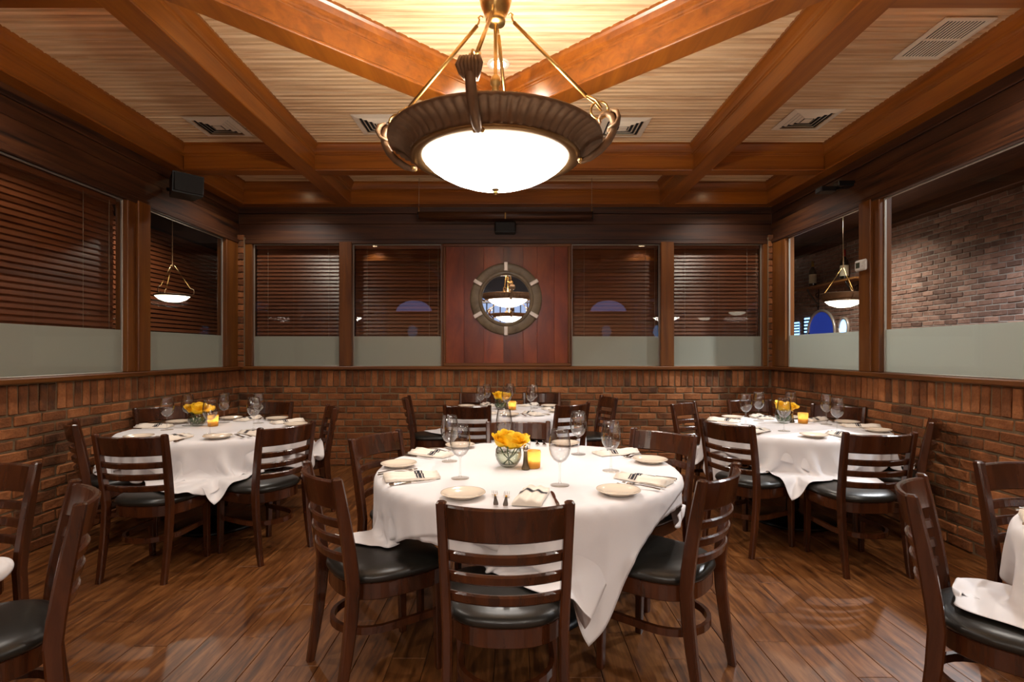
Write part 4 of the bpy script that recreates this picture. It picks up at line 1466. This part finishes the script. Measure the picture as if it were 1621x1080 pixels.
for key, L, rot, sd_, low in CLOTHS:
    zt = TZ + (.012 if not low else .004)
    me = drape(key, L, rot, zt, .006 if not low else -.004, sd_, n={'front': 64, 'left': 52, 'right': 52}.get(key, 42), shift=(-.03, -.09) if key == 'front' else (0, 0))
    o = obj('tablecloth', me, 'cloth')
    o.location = (TABLES[key][0], TABLES[key][1], 0)
    md = o.modifiers.new('smooth', 'SUBSURF')
    md.levels = 1
    md.render_levels = 1 if key == 'front' else 2
    md.boundary_smooth = 'PRESERVE_CORNERS'
    md = o.modifiers.new('thickness', 'SOLIDIFY')
    md.thickness = .0016
    tag(o, ('white linen overlay cloth on top of the ' if not low else 'white under-cloth hanging below the overlay of the ') + TNAME[key], 'tablecloth', 'white tablecloths')

# ------------------------------------------------------------------ tableware
TOP = TZ + .0145
def plate_mesh():
    return MB().lathe([(.001, .0), (.055, .0), (.058, .003), (.075, .010), (.091, .017), (.094, .019), (.093, .0215), (.088, .021), (.072, .014), (.058, .0075), (.001, .006)], 40).mesh('bread_plate')
PLATE = plate_mesh(); PLATE.materials.append(M['china'])
def glass_proto():
    r = thing('wine_glass', '', 'wine glass')
    obj('bowl', MB().lathe([(.003, .088), (.012, .090), (.026, .100), (.037, .118), (.0425, .140), (.043, .155), (.040, .180), (.0355, .205), (.0335, .216), (.0322, .216), (.0343, .204), (.0388, .179), (.0415, .155), (.041, .141), (.0355, .120), (.025, .103), (.012, .094), (.001, .093)], 28), 'wine', r)
    obj('stem', MB().lathe([(.008, .006), (.0045, .014), (.0036, .03), (.0034, .06), (.004, .08), (.007, .089)], 12), 'wine', r)
    obj('foot', MB().lathe([(.001, .0), (.037, .0), (.038, .0015), (.036, .003), (.018, .005), (.009, .007), (.001, .008)], 28), 'wine_foot', r)
    for ch in r.children:
        ch.scale = (1.15, 1.15, 1.17)
    return r
def fork_mesh():
    mb = MB()
    # handle along y, tines at +y
    sec = [(-.098, .0095, .0045), (-.085, .0100, .006), (-.05, .0068, .010), (-.01, .0040, .013), (.02, .0036, .012), (.034, .0060, .009), (.045, .0115, .006), (.056, .0125, .004)]
    vs, fs = [], []
    for (y, w, z) in sec:
        vs += [(-w, y, z), (w, y, z), (w, y, z + .0026), (-w, y, z + .0026)]
    for i in range(len(sec) - 1):
        for q in range(4):
            e = (q + 1) % 4
            fs.append((i * 4 + q, i * 4 + e, i * 4 + 4 + e, i * 4 + 4 + q))
    fs += [(3, 2, 1, 0), tuple((len(sec) - 1) * 4 + q for q in range(4))]
    mb.add(vs, fs)
    for k in range(4):
        x = -.0105 + k * .007
        mb.tube([(x, .054, .0055), (x, .075, .0062), (x, .098, .0105)], [.0019, .0018, .0009], 5, flat=.8)
    return mb.mesh('fork')
FORK = fork_mesh(); FORK.materials.append(M['steel'])
def knife_proto():
    r = thing('table_knife', '', 'knife')
    sec = [(-.11, .0085, .0085), (-.09, .0095, .0095), (-.03, .0065, .0085), (-.01, .0055, .008)]
    vs, fs = [], []
    for (y, w, z) in sec:
        vs += [(-w, y, .001), (w, y, .001), (w * .8, y, z), (-w * .8, y, z)]
    for i in range(len(sec) - 1):
        for q in range(4):
            e = (q + 1) % 4
            fs.append((i * 4 + q, i * 4 + e, i * 4 + 4 + e, i * 4 + 4 + q))
    fs += [(3, 2, 1, 0), tuple(12 + q for q in range(4))]
    obj('handle', MB().add(vs, fs), 'steel', r)
    bl = [(-.0055, -.01), (.0055, -.01), (.0085, .02), (.0095, .07), (.006, .10), (-.001, .112), (-.005, .09), (-.005, .02)]
    k = len(bl)
    vs = [(x, y, .0035) for x, y in bl] + [(x, y, .0052) for x, y in bl]
    fs = [tuple(range(k))[::-1], tuple(range(k, 2 * k))] + [(q, (q + 1) % k, k + (q + 1) % k, k + q) for q in range(k)]
    obj('blade', MB().add(vs, fs), 'steel', r)
    return r
def napkin_proto():
    """folded napkin: flat fold with two soft rolls on it, dark woven stripes across"""
    r = thing('folded_napkin', '', 'napkin')
    L, Wd = .118, .052
    def zf(x, layer):
        # wavy top
        return .006 + .016 * (math.exp(-((x + .022) / .017) ** 2)) + .013 * math.exp(-((x - .016) / .015) ** 2) + .004 * math.exp(-((x - .045) / .01) ** 2)
    def sheet(y0, y1, dz, x0=-Wd, x1=Wd, n=18, m=6):
        vs, fs = [], []
        for j in range(m + 1):
            y = y0 + (y1 - y0) * j / m
            sk = .010 * math.sin(y * 17)
            for i in range(n + 1):
                x = x0 + (x1 - x0) * i / n
                f = 1 - .25 * (j / m)
                vs.append((x + sk * .4, y, zf(x, 0) * f + dz + .0015 * math.sin(y * 60 + x * 20)))
        q = n + 1
        for j in range(m):
            for i in range(n):
                fs.append((j * q + i, j * q + i + 1, j * q + q + i + 1, j * q + q + i))
        # skirt down to the table
        o = len(vs)
        ring = [i for i in range(q)] + [j * q + n for j in range(1, m + 1)] + [m * q + i for i in range(n - 1, -1, -1)] + [j * q for j in range(m - 1, 0, -1)]
        for i in ring:
            vs.append((vs[i][0], vs[i][1], .0005))
        k = len(ring)
        for i in range(k):
            w = (i + 1) % k
            fs.append((ring[i], ring[w], o + w, o + i))
        return vs, fs
    vs, fs = sheet(-L, L, 0)
    obj('linen', MB().add(vs, fs, True), 'napkin', r)
    for (y, w) in ((.018, .003), (.032, .0065), (.046, .003)):
        n = 18
        vs, fs = [], []
        for i in range(n + 1):
            x = -Wd + 2 * Wd * i / n
            for s_ in (-1, 1):
                yy = y + s_ * w
                f = 1 - .25 * ((yy + L) / (2 * L))
                sk = .010 * math.sin(yy * 17)
                vs.append((x + sk * .4, yy, zf(x, 0) * f + .0012 + .0015 * math.sin(yy * 60 + x * 20)))
        for i in range(n):
            fs.append((i * 2, i * 2 + 1, i * 2 + 3, i * 2 + 2))
        obj('stripe', MB().add(vs, fs, True), 'ink', r)
    for ch in r.children:
        ch.scale = (1.12, 1.08, 1.4)
    return r
GL, KN, NP = glass_proto(), knife_proto(), napkin_proto()
used = {'g': False, 'k': False, 'n': False}
def take(proto_, key):
    if not used[key]:
        used[key] = True
        return proto_
    return copy_tree(proto_)
def setting(tkey, ang, seat, radial=.0, jit=None):
    tx, ty, R = TABLES[tkey]
    a = math.radians(ang)
    er = Vector((math.cos(a), math.sin(a)))
    f = -er
    rt = Vector((f.y, -f.x))
    zrot = math.atan2(f.y, f.x) - math.pi / 2
    Rr = random.Random(int(ang * 13) + len(tkey) * 7)
    def P(dist, lat): 
        p = Vector((tx, ty)) + er * (R - dist) + rt * lat
        return (p.x, p.y, TOP)
    where = ' at the %s seat of the %s' % (seat, TNAME[tkey])
    n = take(NP, 'n')
    n.location = P(.155 + radial, .0); n.rotation_euler = (0, 0, zrot + Rr.uniform(-.2, .2))
    tag(n, 'folded cream striped napkin' + where, 'napkin', 'striped napkins')
    p = bpy.data.objects.new('bread_plate', PLATE); COL.objects.link(p)
    p.location = P(.17 + radial, -.285 * (.9 if R < .7 else 1.0)); p.rotation_euler = (0, 0, 0)
    tag(p, 'cream china bread plate' + where, 'plate', 'bread plates')
    for k, (lat, w) in enumerate(((-.150, 'outer'), (-.105, 'inner'))):
        o = bpy.data.objects.new('fork', FORK); COL.objects.link(o)
        q = P(.13 + radial - k * .012, lat)
        o.location = (q[0], q[1], TOP); o.rotation_euler = (0, 0, zrot + Rr.uniform(-.12, .12))
        tag(o, w + ' silver fork' + where, 'fork', 'table forks')
    o = take(KN, 'k')
    o.location = P(.135 + radial, .092); o.rotation_euler = (0, 0, zrot + Rr.uniform(-.1, .1))
    tag(o, 'silver table knife' + where, 'knife', 'table knives')
    o = take(GL, 'g')
    o.location = P(.36 + radial, .115 + Rr.uniform(-.02, .02)); o.rotation_euler = (0, 0, Rr.uniform(0, 6))
    tag(o, 'clear stemmed wine glass' + where, 'wine glass', 'wine glasses')
SEATS = {
    'front': [(270, 'front'), (207, 'near left'), (152, 'far left'), (92, 'far'), (32, 'far right'), (328, 'near right')],
    'left': [(176, 'left wall'), (268, 'near left'), (325, 'near right'), (40, 'far right'), (92, 'far'), (135, 'far left')],
    'right': [(214, 'near left'), (283, 'near right'), (355, 'right wall'), (43, 'far right'), (90, 'far'), (145, 'far left')],
    'back': [(242, 'near left'), (300, 'near right'), (5, 'right'), (62, 'far right'), (118, 'far left'), (178, 'left')],
    'nearleft': [(40, 'far right')],
    'nearright': [(140, 'far left')],
}
for k, lst in SEATS.items():
    for ang, seat in lst:
        setting(k, ang, seat)

# roses in round vases, candles, shakers
def rose_mesh(seed):
    rn = random.Random(seed)
    mb = MB()
    def petal(ang, rad, h, w, lean, curl):
        vs, fs = [], []
        nu, nv = 5, 4
        for j in range(nv + 1):
            t = j / nv
            for i in range(nu + 1):
                u = -1 + 2 * i / nu
                ww = w * math.sin(math.pi * (.18 + .62 * t)) 
                a = ang + u * ww / max(rad, .008)
                rr_ = rad * (.35 + .65 * math.sqrt(t)) + lean * t * t + curl * max(0, t - .75) * 4 * .004 - .002 * u * u
                z = h * (t - .10 * u * u * t) + rn.uniform(-.0006, .0006)
                vs.append((rr_ * math.cos(a), rr_ * math.sin(a), z))
        q = nu + 1
        for j in range(nv):
            for i in range(nu):
                fs.append((j * q + i, j * q + i + 1, j * q + q + i + 1, j * q + q + i))
        mb.add(vs, fs, True)
    a = rn.uniform(0, 6)
    for k in range(4): petal(a + k * 1.7, .006, .040, .011, .0, .2)
    for k in range(5): petal(a + .4 + k * 1.257, .013, .040, .014, .002, .6)
    for k in range(6): petal(a + .9 + k * 1.047, .021, .038, .016, .005, 1.0)
    for k in range(7): petal(a + .2 + k * .898, .028, .032, .018, .010, 1.4)
    return mb.mesh('bloom', recalc=False)
ROSES = [rose_mesh(11 + k) for k in range(4)]
for m_ in ROSES: m_.materials.append(M['petal'])
def centrepiece(tkey, vx, vy, cxy, sxy, spots, sc=1.35):
    nm = TNAME[tkey]
    v = thing('round_vase', 'clear round fishbowl vase of yellow roses on the ' + nm, 'vase', (vx, vy, TOP), 0, 'rose bowls')
    pr = [(.001, .0), (.024, .0), (.036, .010), (.048, .030), (.052, .048), (.049, .068), (.040, .084), (.036, .088), (.037, .089), (.0385, .086), (.0475, .069), (.0502, .048), (.046, .031), (.034, .013), (.001, .006)]
    obj('glass_bowl', MB().lathe([(a * sc, b * sc) for a, b in pr], 30), 'vaseglass', v)
    obj('water', MB().lathe([(a * sc, b * sc) for a, b in [(.001, .008), (.033, .015), (.045, .032), (.0488, .046), (.0488, .052), (.001, .052)]], 26), 'water', v)
    lf = MB()
    for k in range(7):
        a = k * .9
        lf.add([(.03 * math.cos(a), .03 * math.sin(a), .012), (.040 * math.cos(a + .5), .040 * math.sin(a + .5), .030), (.041 * math.cos(a + .8), .041 * math.sin(a + .8), .055), (.034 * math.cos(a + .2), .034 * math.sin(a + .2), .045)], [(0, 1, 2, 3)])
    lf.v = [(a * sc, b * sc, c * sc) for a, b, c in lf.v]
    if tkey != 'front':
        obj('leaf_lining', lf, 'leaf', v)
    for i, (dx, dy, dz, tilt, az) in enumerate(spots):
        names = ('left', 'right', 'front', 'rear', 'top')
        r = thing('yellow_rose', 'yellow rose bloom, %s one in the vase on the %s' % (names[i], nm), 'rose', (vx + dx, vy + dy, TOP + dz), 0, 'yellow roses')
        b = obj('bloom', ROSES[i % 4], None, r)
        b.rotation_euler = (tilt * math.cos(az), tilt * math.sin(az), i * 1.3)
        b.scale = (1.42, 1.42, 1.3)
        obj('stem', MB().tube([(0, 0, .006), (-dx * .6, -dy * .6, -dz * .45), (-dx * 1.5, -dy * 1.5, -dz + .014)], .0028, 6), 'stem', r)
        cal = MB()
        for q in range(4):
            a = q * 1.57
            cal.add([(0, 0, .0), (.014 * math.cos(a - .3), .014 * math.sin(a - .3), .006), (.026 * math.cos(a), .026 * math.sin(a), -.006), (.014 * math.cos(a + .3), .014 * math.sin(a + .3), .006)], [(0, 1, 2, 3)])
        obj('sepals', cal, 'leaf', r, recalc=False)
    c = thing('candle_votive', 'amber glass candle votive glowing on the ' + nm, 'candle', (cxy[0], cxy[1], TOP), 0, 'candle votives')
    obj('glass_cup', MB().lathe([(.001, .0), (.030, .0), (.033, .003), (.035, .07), (.0345, .075), (.031, .075), (.030, .012), (.001, .010)], 26), 'amber', c)
    obj('wax', MB().lathe([(.001, .012), (.028, .012), (.028, .034), (.001, .034)], 18), 'napkin', c)
    obj('flame', MB().lathe([(.0005, .036), (.004, .041), (.0045, .047), (.002, .055), (.0005, .060)], 10), 'flame', c)
    for ch in c.children:
        ch.scale = (1.15, 1.15, 1.18)
    l = bpy.data.lights.new('candle_light', 'POINT')
    l.energy = .36; l.color = (1, .82, .46); l.shadow_soft_size = .008
    q = bpy.data.objects.new('candle_light', l); COL.objects.link(q); q.parent = c; q.location = (0, 0, .060)
    s = thing('salt_shaker', 'slender metal shaker between vase and candle on the ' + nm, 'shaker', (sxy[0], sxy[1], TOP), 0, 'metal shakers')
    obj('body', MB().lathe([(.001, 0), (.017, 0), (.018, .004), (.012, .02), (.0095, .045), (.0085, .066), (.010, .070)], 16), 'salt', s)
    obj('cap', MB().lathe([(.0105, .070), (.011, .076), (.009, .088), (.005, .094), (.001, .095)], 14), 'steel', s)
    for ch in s.children:
        ch.scale = (1.2, 1.2, 1.35)
RS = [(-.052, -.010, .112, .5, 1.2), (.046, -.018, .118, .4, -1.0), (-.004, -.048, .108, .8, 0), (-.010, .040, .126, .4, 3.0), (.066, .026, .106, .6, -1.6)]
centrepiece('front', -.02, 2.82, (.108, 2.80), (.068, 2.755), RS)
centrepiece('left', -2.57, 4.38, (-2.43, 4.36), (-2.485, 4.42), RS)
centrepiece('right', 2.30, 4.55, (2.452, 4.53), (2.385, 4.58), RS)
centrepiece('back', -.12, 5.62, (.0, 5.58), (-.06, 5.66), RS)
